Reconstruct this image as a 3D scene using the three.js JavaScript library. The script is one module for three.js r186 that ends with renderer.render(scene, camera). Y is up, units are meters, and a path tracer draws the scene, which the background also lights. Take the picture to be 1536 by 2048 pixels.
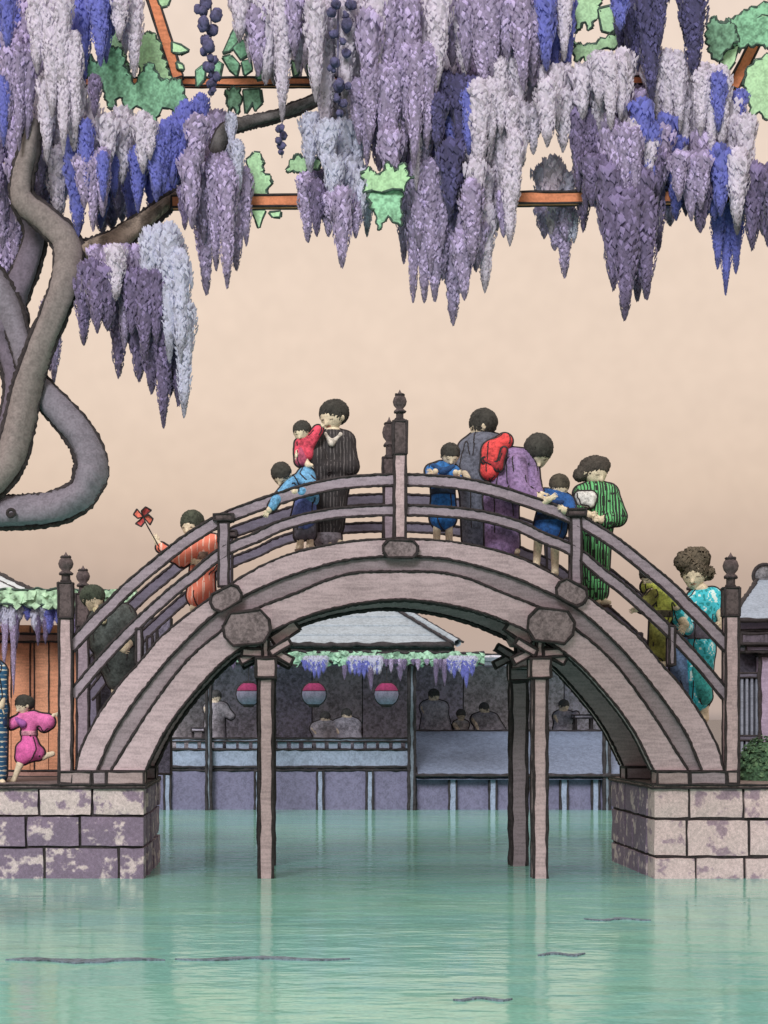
import * as THREE from 'three';
import { mergeGeometries, mergeVertices, toCreasedNormals } from 'three/addons/utils/BufferGeometryUtils.js';

// ------------------------------------------------------------------ camera, sky, sun, exposure
const scene = new THREE.Scene();
const F = 4000, H = 1.8, CD = 22;                 // focal length in photo pixels, eye height over the water, distance of the bridge front
const camera = new THREE.PerspectiveCamera(2 * Math.atan(1430 / F) * 180 / Math.PI, 1984 / 2860, 0.1, 2000);
camera.position.set(0, H, CD);
camera.lookAt(0, H, 0);
camera.setViewOffset(1984, 2860, 448, 0, 1536, 2048);
scene.add(camera);
const renderer = new THREE.WebGLRenderer({ antialias: true });
renderer.toneMapping = THREE.LinearToneMapping;
renderer.toneMappingExposure = 1;
renderer.shadowMap.enabled = true;
const lin = (r, g, b) => new THREE.Color().setRGB(r / 255, g / 255, b / 255, THREE.SRGBColorSpace);

let seed = 7;
const rnd = () => { seed = (seed * 1664525 + 1013904223) % 4294967296; return seed / 4294967296; };
const rr = (a, b) => a + (b - a) * rnd();
const hash = (x, y, s = 0) => { let h = (x * 374761393 + y * 668265263 + s * 2147483647) | 0; h = Math.imul(h ^ (h >>> 13), 1274126177); return ((h ^ (h >>> 16)) >>> 0) / 4294967296; };
const sm = (t) => t * t * (3 - 2 * t);
function vnoise(x, y, per, s = 0) {                // tiling value noise
  const xi = Math.floor(x), yi = Math.floor(y), fx = sm(x - xi), fy = sm(y - yi), m = (v) => ((v % per) + per) % per;
  const a = hash(m(xi), m(yi), s), b = hash(m(xi + 1), m(yi), s), c = hash(m(xi), m(yi + 1), s), d = hash(m(xi + 1), m(yi + 1), s);
  return a + (b - a) * fx + (c - a) * fy + (a - b - c + d) * fx * fy;
}
{ // evening sky: peach, dusky near the horizon
  const W = 2048, Hh = 1024, data = new Float32Array(W * Hh * 4);
  const stops = [[-90, 156, 144, 140], [0, 170, 152, 144], [3.0, 186, 164, 150], [4.6, 206, 182, 165], [6.5, 225, 201, 181], [9, 233, 210, 191], [13, 237, 215, 197], [20, 238, 218, 203], [90, 236, 221, 207]];
  for (let j = 0; j < Hh; j++) {
    const el = (j + 0.5) / Hh * 180 - 90;
    let k = 0; while (k < stops.length - 2 && el > stops[k + 1][0]) k++;
    const t = Math.min(1, Math.max(0, (el - stops[k][0]) / (stops[k + 1][0] - stops[k][0])));
    const c0 = lin(...stops[k].slice(1)), c1 = lin(...stops[k + 1].slice(1)), c = c0.lerp(c1, t);
    for (let i = 0; i < W; i++) {
      const n = 1 + 0.05 * (hash(i, j, 5) - 0.5) + 0.04 * (vnoise(i / 4, j / 2, 512, 5) - 0.5) + 0.04 * (vnoise(i / 64, j / 12, 32, 6) - 0.5);
      const o = (j * W + i) * 4; data[o] = c.r * n; data[o + 1] = c.g * n; data[o + 2] = c.b * n; data[o + 3] = 1;
    }
  }
  const sky = new THREE.DataTexture(data, W, Hh, THREE.RGBAFormat, THREE.FloatType);
  sky.mapping = THREE.EquirectangularReflectionMapping; sky.magFilter = THREE.LinearFilter; sky.wrapS = THREE.RepeatWrapping; sky.needsUpdate = true;
  scene.background = sky; scene.environment = sky;
}
const sun = new THREE.DirectionalLight(new THREE.Color(1, 0.98, 0.95), 2.6);
sun.position.set(-9, 22, 30); sun.target.position.set(0, 2, 0);
sun.castShadow = true; sun.shadow.radius = 40;
Object.assign(sun.shadow.camera, { left: -16, right: 16, top: 16, bottom: -16, near: 1, far: 90 });
sun.shadow.mapSize.set(2048, 2048);
sun.name = 'sun'; scene.add(sun, sun.target);

// ------------------------------------------------------------------ textures and materials
function tex(N, fn) {
  const data = new Uint8Array(N * N * 4);
  for (let j = 0; j < N; j++) for (let i = 0; i < N; i++) {
    const v = fn(i, j), o = (j * N + i) * 4, a = Array.isArray(v) ? v : [v, v, v];
    for (let c = 0; c < 3; c++) data[o + c] = Math.max(0, Math.min(255, a[c])); data[o + 3] = 255;
  }
  const t = new THREE.DataTexture(data, N, N); t.colorSpace = THREE.SRGBColorSpace; t.wrapS = t.wrapT = THREE.RepeatWrapping;
  t.magFilter = THREE.LinearFilter; t.minFilter = THREE.LinearFilter; t.needsUpdate = true; return t;
}
const rep = (t, m) => { const c = t.clone(); c.repeat.set(1 / m, 1 / m); c.needsUpdate = true; return c; };
const grainT = tex(256, (i, j) => 236 + 46 * (hash(i, j, 1) - 0.5) + 34 * (vnoise(i / 3, j / 3, 86, 2) - 0.5) * 1 + 16 * (vnoise(i / 20, j / 20, 13, 3) - 0.5));
const woodT = tex(256, (i, j) => 236 + 36 * (hash(i, j, 1) - 0.5) + 44 * (vnoise(i / 12, j / 1.4, 186, 2) - 0.5) + 18 * (vnoise(i / 30, j / 14, 18, 3) - 0.5));
const roughT = tex(256, (i, j) => 222 + 70 * (hash(i, j, 1) - 0.5) + 90 * (vnoise(i / 2.5, j / 2.5, 102, 2) - 0.5) + 40 * (vnoise(i / 14, j / 14, 18, 3) - 0.5));
const barkT = tex(256, (i, j) => 214 + 60 * (hash(i, j, 1) - 0.5) + 95 * (vnoise(i / 5, j / 7, 51, 2) - 0.5) + 50 * (vnoise(i / 30, j / 30, 8, 3) - 0.5));
const GRAIN = rep(grainT, 2.6), WOOD = rep(woodT, 2.6), ROUGH = rep(roughT, 2.6), GRAIN_FAR = rep(grainT, 5), ROUGH_FAR = rep(roughT, 5), BARK = rep(barkT, 2);
const LF = [1.36, 1.4, 1.46];                     // picture tone under this peach sky -> surface colour
const cache = new Map();
function mat(r, g, b, map = GRAIN, o = {}) {
  const key = [r, g, b, map?.uuid, JSON.stringify(o)].join();
  if (!cache.has(key)) {
    const c = lin(r, g, b), q = o.f ?? 1; c.setRGB(c.r * q * LF[0], c.g * q * LF[1], c.b * q * LF[2]); c.multiplyScalar(Math.min(1, 0.88 / Math.max(c.r, c.g, c.b)));
    cache.set(key, new THREE.MeshStandardMaterial({ color: c, map, roughness: o.rough ?? 0.9, vertexColors: !!o.vc, side: THREE.DoubleSide }));
  }
  return cache.get(key);
}
const INK = mat(50, 44, 46, ROUGH), INKF = mat(52, 48, 52, ROUGH_FAR);

// ------------------------------------------------------------------ geometry helpers
const X = (px, d = CD) => (px - 544) * d / F, Y = (py, d = CD) => H - (py - 1430) * d / F;
const P = (px, py, d = CD) => new THREE.Vector3(X(px, d), Y(py, d), CD - d);
function clean(g) {                                // position, normal, uv in metres by facing, not indexed
  g = g.index ? g.toNonIndexed() : g;
  for (const k of Object.keys(g.attributes)) if (!['position', 'normal', 'color'].includes(k)) g.deleteAttribute(k);
  if (!g.attributes.normal) g.computeVertexNormals();
  const p = g.attributes.position, uv = new Float32Array(p.count * 2), a = new THREE.Vector3(), b = new THREE.Vector3(), c = new THREE.Vector3(), n = new THREE.Vector3();
  for (let i = 0; i < p.count; i += 3) {
    a.fromBufferAttribute(p, i); b.fromBufferAttribute(p, i + 1); c.fromBufferAttribute(p, i + 2);
    n.copy(b).sub(a).cross(c.clone().sub(a));
    const ax = Math.abs(n.x), ay = Math.abs(n.y), az = Math.abs(n.z);
    [a, b, c].forEach((v, k) => {
      const o = (i + k) * 2;
      if (az >= ax && az >= ay) { uv[o] = v.x; uv[o + 1] = v.y; } else if (ax >= ay) { uv[o] = v.z; uv[o + 1] = v.y; } else { uv[o] = v.x; uv[o + 1] = v.z; }
    });
  }
  g.setAttribute('uv', new THREE.BufferAttribute(uv, 2));
  return g;
}
const merge = (list) => list.length === 1 ? list[0] : mergeGeometries(list);
const used = new Map();
function numbered(n) { const k = used.get(n) ?? 0; used.set(n, k + 1); return k ? n + '_' + String(k).padStart(3, '0') : n; }
function mesh(name, geos, material, parent = scene, inks = null, inkMat = INK) {   // one named Mesh; its drawn edges are a second material slot
  geos = (Array.isArray(geos) ? geos : [geos]).map(clean);
  let g = merge(geos), m = material;
  if (inks?.length) { g = mergeGeometries([g, merge(inks.map(clean))], true); m = [material, inkMat]; }
  const o = new THREE.Mesh(g, m); o.castShadow = o.receiveShadow = true;
  o.name = parent === scene ? numbered(name) : name; parent.add(o); return o;
}
function thing(name, label, category, pos = [0, 0, 0], group) {
  const o = new THREE.Group(); o.name = numbered(name); o.position.set(...pos); scene.add(o);
  o.userData = { label, category }; if (group) o.userData.group = group; return o;
}
function tag(o, label, category, group) { Object.assign(o.userData, { label, category }); if (group) o.userData.group = group; return o; }
const struct = (o) => { o.userData.kind = 'structure'; return o; };
function box(x0, x1, y0, y1, z0, z1) { const g = new THREE.BoxGeometry(x1 - x0, y1 - y0, z1 - z0); return g.translate((x0 + x1) / 2, (y0 + y1) / 2, (z0 + z1) / 2); }
function rough(g, a) { const p = g.attributes.position; for (let i = 0; i < p.count; i++) { const h = (k) => hash(Math.round(p.getX(i) * 997), Math.round(p.getY(i) * 991) + Math.round(p.getZ(i) * 983), k) - 0.5; p.setXYZ(i, p.getX(i) + h(1) * a, p.getY(i) + h(2) * a, p.getZ(i) + h(3) * a); } return g; }
function line(pts, r = 0.02, closed = false, n) {   // a drawn edge: a thin uneven rod
  const c = new THREE.CatmullRomCurve3(pts, closed, 'centripetal');
  return rough(new THREE.TubeGeometry(c, n ?? Math.max(2, pts.length * 3), r, 5, closed), r * 0.6);
}
function rod(a, b, r) { const d = b.clone().sub(a), L = d.length(); const g = new THREE.CylinderGeometry(r, r, L, 5, Math.max(1, Math.round(L / 0.12))); g.applyQuaternion(new THREE.Quaternion().setFromUnitVectors(new THREE.Vector3(0, 1, 0), d.normalize())); g.translate((a.x + b.x) / 2, (a.y + b.y) / 2, (a.z + b.z) / 2); return rough(g, r * 0.8); }
function boxEdges(x0, x1, y0, y1, z0, z1, r = 0.02) {
  const v = (x, y, z) => new THREE.Vector3(x, y, z), out = [];
  for (const y of [y0, y1]) for (const z of [z0, z1]) out.push(rod(v(x0, y, z), v(x1, y, z), r));
  for (const x of [x0, x1]) for (const z of [z0, z1]) out.push(rod(v(x, y0, z), v(x, y1, z), r));
  for (const x of [x0, x1]) for (const y of [y0, y1]) out.push(rod(v(x, y, z0), v(x, y, z1), r));
  return out;
}
function inkBox(name, parent, b, material, r = 0.02, im = INK) { return mesh(name, box(...b), material, parent, boxEdges(...b, r), im); }
function bar(a, b, w, dp, up = new THREE.Vector3(0, 0, 1), ir = 0.015) {    // a squared timber from a to b, w across, dp deep
  const d = b.clone().sub(a), L = d.length(), g = new THREE.BoxGeometry(w, L, dp);
  const y = d.normalize(), z = up.clone().sub(y.clone().multiplyScalar(up.dot(y))).normalize(), x = y.clone().cross(z);
  const m = new THREE.Matrix4().makeBasis(x, y, z).setPosition(a.clone().add(b).multiplyScalar(0.5)), e = boxEdges(-w / 2, w / 2, -L / 2, L / 2, -dp / 2, dp / 2, ir);
  e.forEach((q) => q.applyMatrix4(m)); return [g.applyMatrix4(m), e];
}
function smoothCurve(pts, n) { const c = new THREE.CatmullRomCurve3(pts.map(([x, y]) => new THREE.Vector3(x, y, 0)), false, 'centripetal'); return c.getPoints(n); }
function plate(outline, z0, z1, bevel = 0) {        // outline in metres, extruded from z0 to z1
  const s = new THREE.Shape(outline.map((p) => new THREE.Vector2(p.x, p.y)));
  return new THREE.ExtrudeGeometry(s, { depth: z1 - z0, bevelEnabled: bevel > 0, bevelSize: bevel, bevelThickness: bevel, bevelSegments: 1, curveSegments: 4 }).translate(0, 0, z0);
}

// ------------------------------------------------------------------ rounded bodies: capsules joined with a smooth minimum, meshed with surface nets
function surfaceNet(prims, cell, k = 0.02, slab = null) {
  const lo = [1e9, 1e9, 1e9], hi = [-1e9, -1e9, -1e9];
  for (const q of prims) if (!q.sub) for (const e of [q.a, q.b]) for (let c = 0; c < 3; c++) { const R = Math.max(q.ra, q.rb) * (c === 2 ? Math.max(1, q.fz ?? 1) : 1) + k + cell * 2; lo[c] = Math.min(lo[c], e[c] - R); hi[c] = Math.max(hi[c], e[c] + R); }
  const n = [0, 1, 2].map((c) => Math.ceil((hi[c] - lo[c]) / cell) + 1), N = n[0] * n[1] * n[2];
  const val = new Float32Array(N), own = new Uint8Array(N);
  const D = (q, x, y, z) => {
    const fz = q.fz ?? 1, ax = q.a[0], ay = q.a[1], az = q.a[2], bx = q.b[0] - ax, by = q.b[1] - ay, bz = (q.b[2] - az) / fz, px = x - ax, py = y - ay, pz = (z - az) / fz;
    const bb = bx * bx + by * by + bz * bz, h = bb > 1e-12 ? Math.max(0, Math.min(1, (px * bx + py * by + pz * bz) / bb)) : 0;
    return (Math.hypot(px - bx * h, py - by * h, pz - bz * h) - (q.ra + (q.rb - q.ra) * h)) * Math.min(1, fz * 1.0 + 0.0);
  };
  const at = (x, y, z) => {
    let d = 1e3, best = 1e3, o = 0;
    for (let i = 0; i < prims.length; i++) {
      const q = prims[i], e = D(q, x, y, z);
      if (q.sub) { d = Math.max(d, -e); continue; }
      const kk = q.k ?? k;
      if (e < best) { best = e; o = i; }
      if (kk > 0) { const h = Math.max(kk - Math.abs(d - e), 0) / kk; d = Math.min(d, e) - h * h * kk * 0.25; } else d = Math.min(d, e);
    }
    if (slab) d = Math.max(d, Math.abs(y - slab[0]) - slab[1]);
    return [d, o];
  };
  for (let kz = 0, i = 0; kz < n[2]; kz++) for (let j = 0; j < n[1]; j++) for (let ix = 0; ix < n[0]; ix++, i++) { const [d, o] = at(lo[0] + ix * cell, lo[1] + j * cell, lo[2] + kz * cell); val[i] = d; own[i] = o; }
  const id = (x, y, z) => x + n[0] * (y + n[1] * z), vi = new Int32Array(N).fill(-1), pos = [], idx = [], who = [];
  const cor = [[0, 0, 0], [1, 0, 0], [0, 1, 0], [1, 1, 0], [0, 0, 1], [1, 0, 1], [0, 1, 1], [1, 1, 1]], ed = [[0, 1], [2, 3], [4, 5], [6, 7], [0, 2], [1, 3], [4, 6], [5, 7], [0, 4], [1, 5], [2, 6], [3, 7]];
  for (let z = 0; z < n[2] - 1; z++) for (let y = 0; y < n[1] - 1; y++) for (let x = 0; x < n[0] - 1; x++) {
    let s = 0, c = 0; const v = cor.map((o) => val[id(x + o[0], y + o[1], z + o[2])]);
    for (const e of v) s += e < 0 ? 1 : 0;
    if (s === 0 || s === 8) continue;
    const p = [0, 0, 0];
    for (const [a, b] of ed) if ((v[a] < 0) !== (v[b] < 0)) { const t = v[a] / (v[a] - v[b]); for (let q = 0; q < 3; q++) p[q] += cor[a][q] + (cor[b][q] - cor[a][q]) * t; c++; }
    vi[id(x, y, z)] = pos.length / 3; pos.push(lo[0] + (x + p[0] / c) * cell, lo[1] + (y + p[1] / c) * cell, lo[2] + (z + p[2] / c) * cell);
    who.push(own[id(x, y, z)]);
  }
  for (let z = 1; z < n[2] - 1; z++) for (let y = 1; y < n[1] - 1; y++) for (let x = 1; x < n[0] - 1; x++) {
    const a = val[id(x, y, z)] < 0;
    const quad = (b, q) => { if (a === b) return; const [i0, i1, i2, i3] = q.map((e) => vi[e]); if (a) idx.push(i0, i1, i2, i0, i2, i3); else idx.push(i0, i2, i1, i0, i3, i2); };
    quad(val[id(x + 1, y, z)] < 0, [id(x, y - 1, z - 1), id(x, y, z - 1), id(x, y, z), id(x, y - 1, z)]);
    quad(val[id(x, y + 1, z)] < 0, [id(x - 1, y, z - 1), id(x - 1, y, z), id(x, y, z), id(x, y, z - 1)]);
    quad(val[id(x, y, z + 1)] < 0, [id(x - 1, y - 1, z), id(x, y - 1, z), id(x, y, z), id(x - 1, y, z)]);
  }
  const g = new THREE.BufferGeometry(); g.setAttribute('position', new THREE.Float32BufferAttribute(pos, 3)); g.setIndex(idx); g.computeVertexNormals();
  if (prims.some((q) => q.col)) { const col = []; for (const w of who) col.push(...(prims[w].col ?? [1, 1, 1])); g.setAttribute('color', new THREE.Float32BufferAttribute(col, 3)); }
  return g;
}
function inkContour(g, r, way = [0, 0, 1], gate = null) {                              // added ink lines: dark rods along the front-view contour and folds of a garment
  const p = g.attributes.position, nm = g.attributes.normal, ix = g.index, out = [], a = new THREE.Vector3(), b = new THREE.Vector3();
  for (let i = 0; i < ix.count; i += 3) {
    const pts = [];
    for (const [u, v] of [[0, 1], [1, 2], [2, 0]]) {
      const s = ix.getX(i + u), t = ix.getX(i + v), ns = nm.getX(s) * way[0] + nm.getY(s) * way[1] + nm.getZ(s) * way[2], nt = nm.getX(t) * way[0] + nm.getY(t) * way[1] + nm.getZ(t) * way[2]; if (gate && !gate(p.getX(s), p.getY(s), nm.getZ(s))) continue;
      if ((ns < 0) !== (nt < 0)) { const h = ns / (ns - nt); pts.push(a.fromBufferAttribute(p, s).clone().lerp(b.fromBufferAttribute(p, t), h)); }
    }
    if (pts.length === 2 && pts[0].distanceTo(pts[1]) > 1e-4) {
      const d = pts[1].clone().sub(pts[0]), L = d.length(), q = new THREE.CylinderGeometry(r, r, L + r, 4, 1, true);
      q.applyQuaternion(new THREE.Quaternion().setFromUnitVectors(new THREE.Vector3(0, 1, 0), d.normalize())); q.translate(...pts[0].add(pts[1]).multiplyScalar(0.5).toArray()); out.push(q);
    }
  }
  return out;
}

// ------------------------------------------------------------------ ground and water
{
  const N = 1024, teal = [134, 194, 180], blue = [118, 180, 180], pale = [156, 204, 184], green = [108, 162, 144];
  const t = tex(N, (i, j) => {
    const f = (a, b, s) => vnoise(i / a, j / b, Math.round(N / a) | 0, s);
    let c = teal.slice(); const mix = (d, w) => { for (let q = 0; q < 3; q++) c[q] += (d[q] - c[q]) * w; };
    const st = (v, e, w = 0.04) => Math.max(0, Math.min(1, (v - e) / w));
    mix(blue, 0.4 * st(f(128, 64, 1) * 0.7 + f(32, 16, 2) * 0.3, 0.52, 0.05));
    mix(pale, 0.35 * st(f(64, 32, 3) * 0.6 + f(21, 8, 4) * 0.4, 0.6, 0.04));
    mix(green, 0.3 * st(f(73, 32, 5) * 0.6 + f(16, 8, 6) * 0.4, 0.66, 0.03));
    const g = 1 + 0.10 * (hash(i, j, 9) - 0.5);
    return c.map((v) => v * g);
  });
  t.repeat.set(1 / 19, 1 / 19);
  const bump = tex(512, (i, j) => 255 * (0.5 * vnoise(i / 32, j / 16, 16, 11) + 0.3 * vnoise(i / 12, j / 6, 42, 12) + 0.2 * vnoise(i / 5, j / 3, 102, 13)));
  bump.colorSpace = THREE.NoColorSpace; bump.repeat.set(1 / 8, 1 / 8);
  const m = new THREE.MeshPhysicalMaterial({ map: t, color: new THREE.Color(1, 1, 1), roughness: 0.1, ior: 1.15, bumpMap: bump, bumpScale: 0.006 });
  const w = struct(mesh('water', new THREE.PlaneGeometry(240, 120).rotateX(-Math.PI / 2).translate(0, 0, -20), m));
  w.userData.label = 'calm teal pond water under the bridge';
  const gm = mat(120, 112, 108, ROUGH_FAR);
  struct(mesh('ground', new THREE.PlaneGeometry(1400, 1400).rotateX(-Math.PI / 2).translate(0, -0.6, -300), gm));
  struct(mesh('far_bank', box(-120, 120, -0.5, 0.5, -110, -34), gm));
  struct(mesh('left_bank', box(-40, -1.9, -0.5, 1.02, -5.5, -0.45), mat(140, 128, 124, ROUGH)));
  struct(mesh('right_bank', box(5.75, 40, -0.5, 1.02, -9, -0.45), mat(140, 128, 124, ROUGH)));
  struct(mesh('near_left_bank', box(-14, -4.4, -0.5, 0.9, 0.6, 24), mat(128, 118, 110, ROUGH)));
  struct(mesh('near_right_bank', box(6.6, 14, -0.5, 0.9, 0.6, 24), mat(128, 118, 110, ROUGH)));
}

// ------------------------------------------------------------------ the arched bridge
const BW = 2.1;                                      // width between the front and the back rails
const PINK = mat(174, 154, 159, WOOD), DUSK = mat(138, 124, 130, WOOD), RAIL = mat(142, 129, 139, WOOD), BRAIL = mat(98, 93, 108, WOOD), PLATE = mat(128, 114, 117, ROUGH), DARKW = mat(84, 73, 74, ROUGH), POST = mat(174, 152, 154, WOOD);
const half = (tbl) => { const pts = []; for (let i = tbl.length - 1; i > 0; i--) pts.push([799 - tbl[i][0], tbl[i][1]]); for (const [dx, y] of tbl) pts.push([799 + dx, y]); return smoothCurve(pts, 90).map((p) => new THREE.Vector3(X(p.x), Y(p.y), 0)); };
const OUT = [[0, 1078], [105, 1084], [201, 1103], [261, 1125], [320, 1157], [385, 1201], [479, 1276], [522, 1327], [550, 1357], [571, 1384], [608, 1440], [638, 1500], [647, 1540]];
const LN2 = [[0, 1113], [91, 1118], [155, 1132], [250, 1164], [360, 1222], [441, 1296], [506, 1372], [571, 1465], [604, 1540]];
const LN3 = [[0, 1143], [90, 1146], [139, 1158], [212, 1188], [285, 1217], [353, 1259], [423, 1319], [495, 1412], [577, 1540]];
const INN = [[0, 1199], [106, 1211], [205, 1240], [334, 1308], [405, 1378], [466, 1458], [508, 1540]];
const outC = half(OUT), l2 = half(LN2), l3 = half(LN3), inn = half(INN);
const band = (u, l) => [...u, ...l.slice().reverse()];
const shift = (c, z) => c.map((p) => new THREE.Vector3(p.x, p.y, z));
const bridge = thing('arched_bridge', 'steep arched wooden footbridge with railings and posts crossing the teal pond', 'bridge');
for (const [z0, z1, back] of [[-0.2, 0, 0], [-BW, -BW + 0.2, 1]]) {
  const A = PINK, B = DUSK;
  mesh('edge_board', plate(band(outC, l2), z0, z1 + (back ? 0 : 0.02)), A, bridge, back ? [line(shift(outC, z1), 0.022)] : [line(shift(outC, 0.0155), 0.0145), line(shift(l2, 0.0155), 0.017)]);
  mesh('middle_board', plate(band(l2, l3), z0 + 0.01, z1 - 0.015), B, bridge, [line(shift(l3, z1), 0.017)]);
  mesh('arch_beam', plate(band(l3, inn), z0, z1), A, bridge, [line(shift(inn, z1), 0.0155), line(shift(inn, z0), 0.022)]);
}
{ // planks across the deck and the boards that close the underside
  const n = 46, total = outC.length - 1;
  const at = (c, t) => { const f = t * (c.length - 1), i = Math.min(c.length - 2, Math.floor(f)); return c[i].clone().lerp(c[i + 1], f - i); };
  for (let i = 0; i < n; i++) {
    const a = at(outC, (i + 0.04) / n), b = at(outC, (i + 0.96) / n), d = b.clone().sub(a), L = d.length(), g = new THREE.BoxGeometry(L, 0.06, BW - 0.43);
    g.rotateZ(Math.atan2(d.y, d.x)).translate((a.x + b.x) / 2, (a.y + b.y) / 2 - 0.03 + rr(-0.004, 0.004), -BW / 2);
    mesh('plank', g, i % 3 ? DUSK : BRAIL, bridge);
  }
  const m = 30;
  for (let i = 1; i < m - 1; i++) {
    const a = at(l3, (i + 0.022) / m), b = at(l3, (i + 0.97) / m), d = b.clone().sub(a), g = new THREE.BoxGeometry(d.length(), 0.05, BW - 0.43);
    g.rotateZ(Math.atan2(d.y, d.x)).translate((a.x + b.x) / 2, (a.y + b.y) / 2 - 0.04, -BW / 2); mesh('soffit_board', g, DUSK, bridge);
  }
}
const TOPR = [[0, 959], [111, 965], [171, 976], [231, 993], [290, 1013], [352, 1037], [400, 1064], [440, 1091], [500, 1139], [550, 1182], [578, 1211], [604, 1236], [647, 1282], [660, 1296]];
const LOWR = [[0, 1020], [73, 1022], [155, 1030], [237, 1051], [290, 1076], [335, 1094], [372, 1117], [408, 1148], [440, 1172], [473, 1200], [539, 1261], [604, 1330], [655, 1392]];
function rail(tbl, hw, z0, z1, m, name) {
  const up = half(tbl.map(([x, y]) => [x, y])), off = (s) => up.map((p, i) => { const t = up[Math.min(up.length - 1, i + 1)].clone().sub(up[Math.max(0, i - 1)]).normalize(); return new THREE.Vector3(p.x - t.y * s, p.y + t.x * s, 0); });
  const u = off(hw), l = off(-hw);
  mesh(name, plate(band(u, l), z0, z1), m, bridge, [line(shift(u, z1), 0.0155), line(shift(l, z1), 0.0155)]);
}
rail(TOPR, 0.062, -0.14, -0.03, RAIL, 'handrail'); rail(LOWR, 0.055, -0.13, -0.03, RAIL, 'lower_rail');
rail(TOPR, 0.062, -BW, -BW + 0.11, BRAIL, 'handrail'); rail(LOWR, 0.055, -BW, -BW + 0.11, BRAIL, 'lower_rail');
function newel(name, px, yBot, yShaft, yNeck, yTip, w, z, m, dm, neckW) {   // a square post with a dark sleeve and an onion finial
  const k = CD / F, x = X(px), g = new THREE.Group(); g.name = name; bridge.add(g); g.position.set(x, Y(yBot), z);
  const y = (p) => (yBot - p) * k, h = w * k / 2;
  inkBox('shaft', g, [-h, h, 0, y(yShaft), -h, h], m, 0.0155);
  inkBox('sleeve', g, [-h * 1.12, h * 1.12, y(yShaft) + 0.002, y(yNeck), -h * 1.12, h * 1.12], dm, 0.0145);
  const fh = (yNeck - yTip) * k, R = w * k * 0.62, nw = neckW * k / 2;
  const prof = [[0.001, 0], [nw, 0], [nw, 0.26 * fh], [nw * 1.5, 0.28 * fh], [nw * 1.5, 0.34 * fh], [nw * 0.9, 0.4 * fh], [R * 0.86, 0.5 * fh], [R, 0.62 * fh], [R * 0.84, 0.74 * fh], [R * 0.42, 0.85 * fh], [R * 0.16, 0.93 * fh], [0.001, fh]].map(([a, b]) => new THREE.Vector2(a, b));
  const ring = (r, yy) => rough(new THREE.TorusGeometry(r, 0.016, 5, 18).rotateX(Math.PI / 2).translate(0, yy, 0), 0.012);
  mesh('finial', new THREE.LatheGeometry(prof, 18).translate(0, y(yNeck), 0), dm, g, [ring(nw * 1.3, y(yNeck) + 0.3 * fh), ring(R * 0.55, y(yNeck) + 0.83 * fh), ring(nw, y(yNeck) + 0.02)]);
}
newel('crown_post', 800, 1076, 908, 842, 778, 23, -0.04, POST, DARKW, 15);
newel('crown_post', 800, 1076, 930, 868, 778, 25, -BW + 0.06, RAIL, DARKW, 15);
newel('end_post', 131, 1566, 1236, 1166, 1103, 25, -0.04, POST, DARKW, 18);
newel('end_post', 1463, 1566, 1232, 1176, 1104, 26, -0.04, POST, DARKW, 18);
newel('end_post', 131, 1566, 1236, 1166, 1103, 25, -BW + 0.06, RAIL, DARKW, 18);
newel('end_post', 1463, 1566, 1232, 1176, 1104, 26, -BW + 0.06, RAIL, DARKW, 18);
for (const [px, y0, y1, w] of [[447, 1044, 1172, 20], [1153, 1034, 1168, 20], [277, 1258, 1326, 11], [1345, 1252, 1330, 11]]) for (const back of [0, 1]) {
  const x = X(px), h = w * CD / F / 2, z = back ? -BW + 0.05 : -0.085;
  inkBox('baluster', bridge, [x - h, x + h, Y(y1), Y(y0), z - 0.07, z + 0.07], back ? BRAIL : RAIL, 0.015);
  if (w > 15) inkBox('baluster_cap', bridge, [x - h * 1.9, x + h * 1.9, Y(y0) + 0.022, Y(y0) + 0.085, z - 0.1, z + 0.1], DARKW, 0.016);
}
// ends of the cross beams
function beamEnd(cx, cy, rx, ry, tilt, cut) {
  const pts = []; for (let i = 0; i < 8; i++) { const sx = [1, cut, -cut, -1, -1, -cut, cut, 1][i], sy = [cut * 0.55, 1, 1, cut * 0.55, -cut * 0.55, -1, -1, -cut * 0.55][i], a = tilt, x = sx * rx, y = sy * ry; pts.push(new THREE.Vector3(X(cx + x * Math.cos(a) - y * Math.sin(a)), Y(cy + x * Math.sin(a) + y * Math.cos(a)), 0)); }
  mesh('cross_beam', plate(pts, -BW - 0.06, 0.09), PLATE, bridge, shift(pts, 0.09).map((p, i, a) => rod(p, a[(i + 1) % 8], 0.017)));
}
beamEnd(800, 1099, 34, 17, 0, 0.72); beamEnd(452, 1197, 32, 19, -0.5, 0.7); beamEnd(1141, 1186, 31, 20, 0.5, 0.7);
beamEnd(494, 1257, 46, 33, -0.12, 0.66); beamEnd(1100, 1252, 46, 33, 0.12, 0.66);
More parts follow.
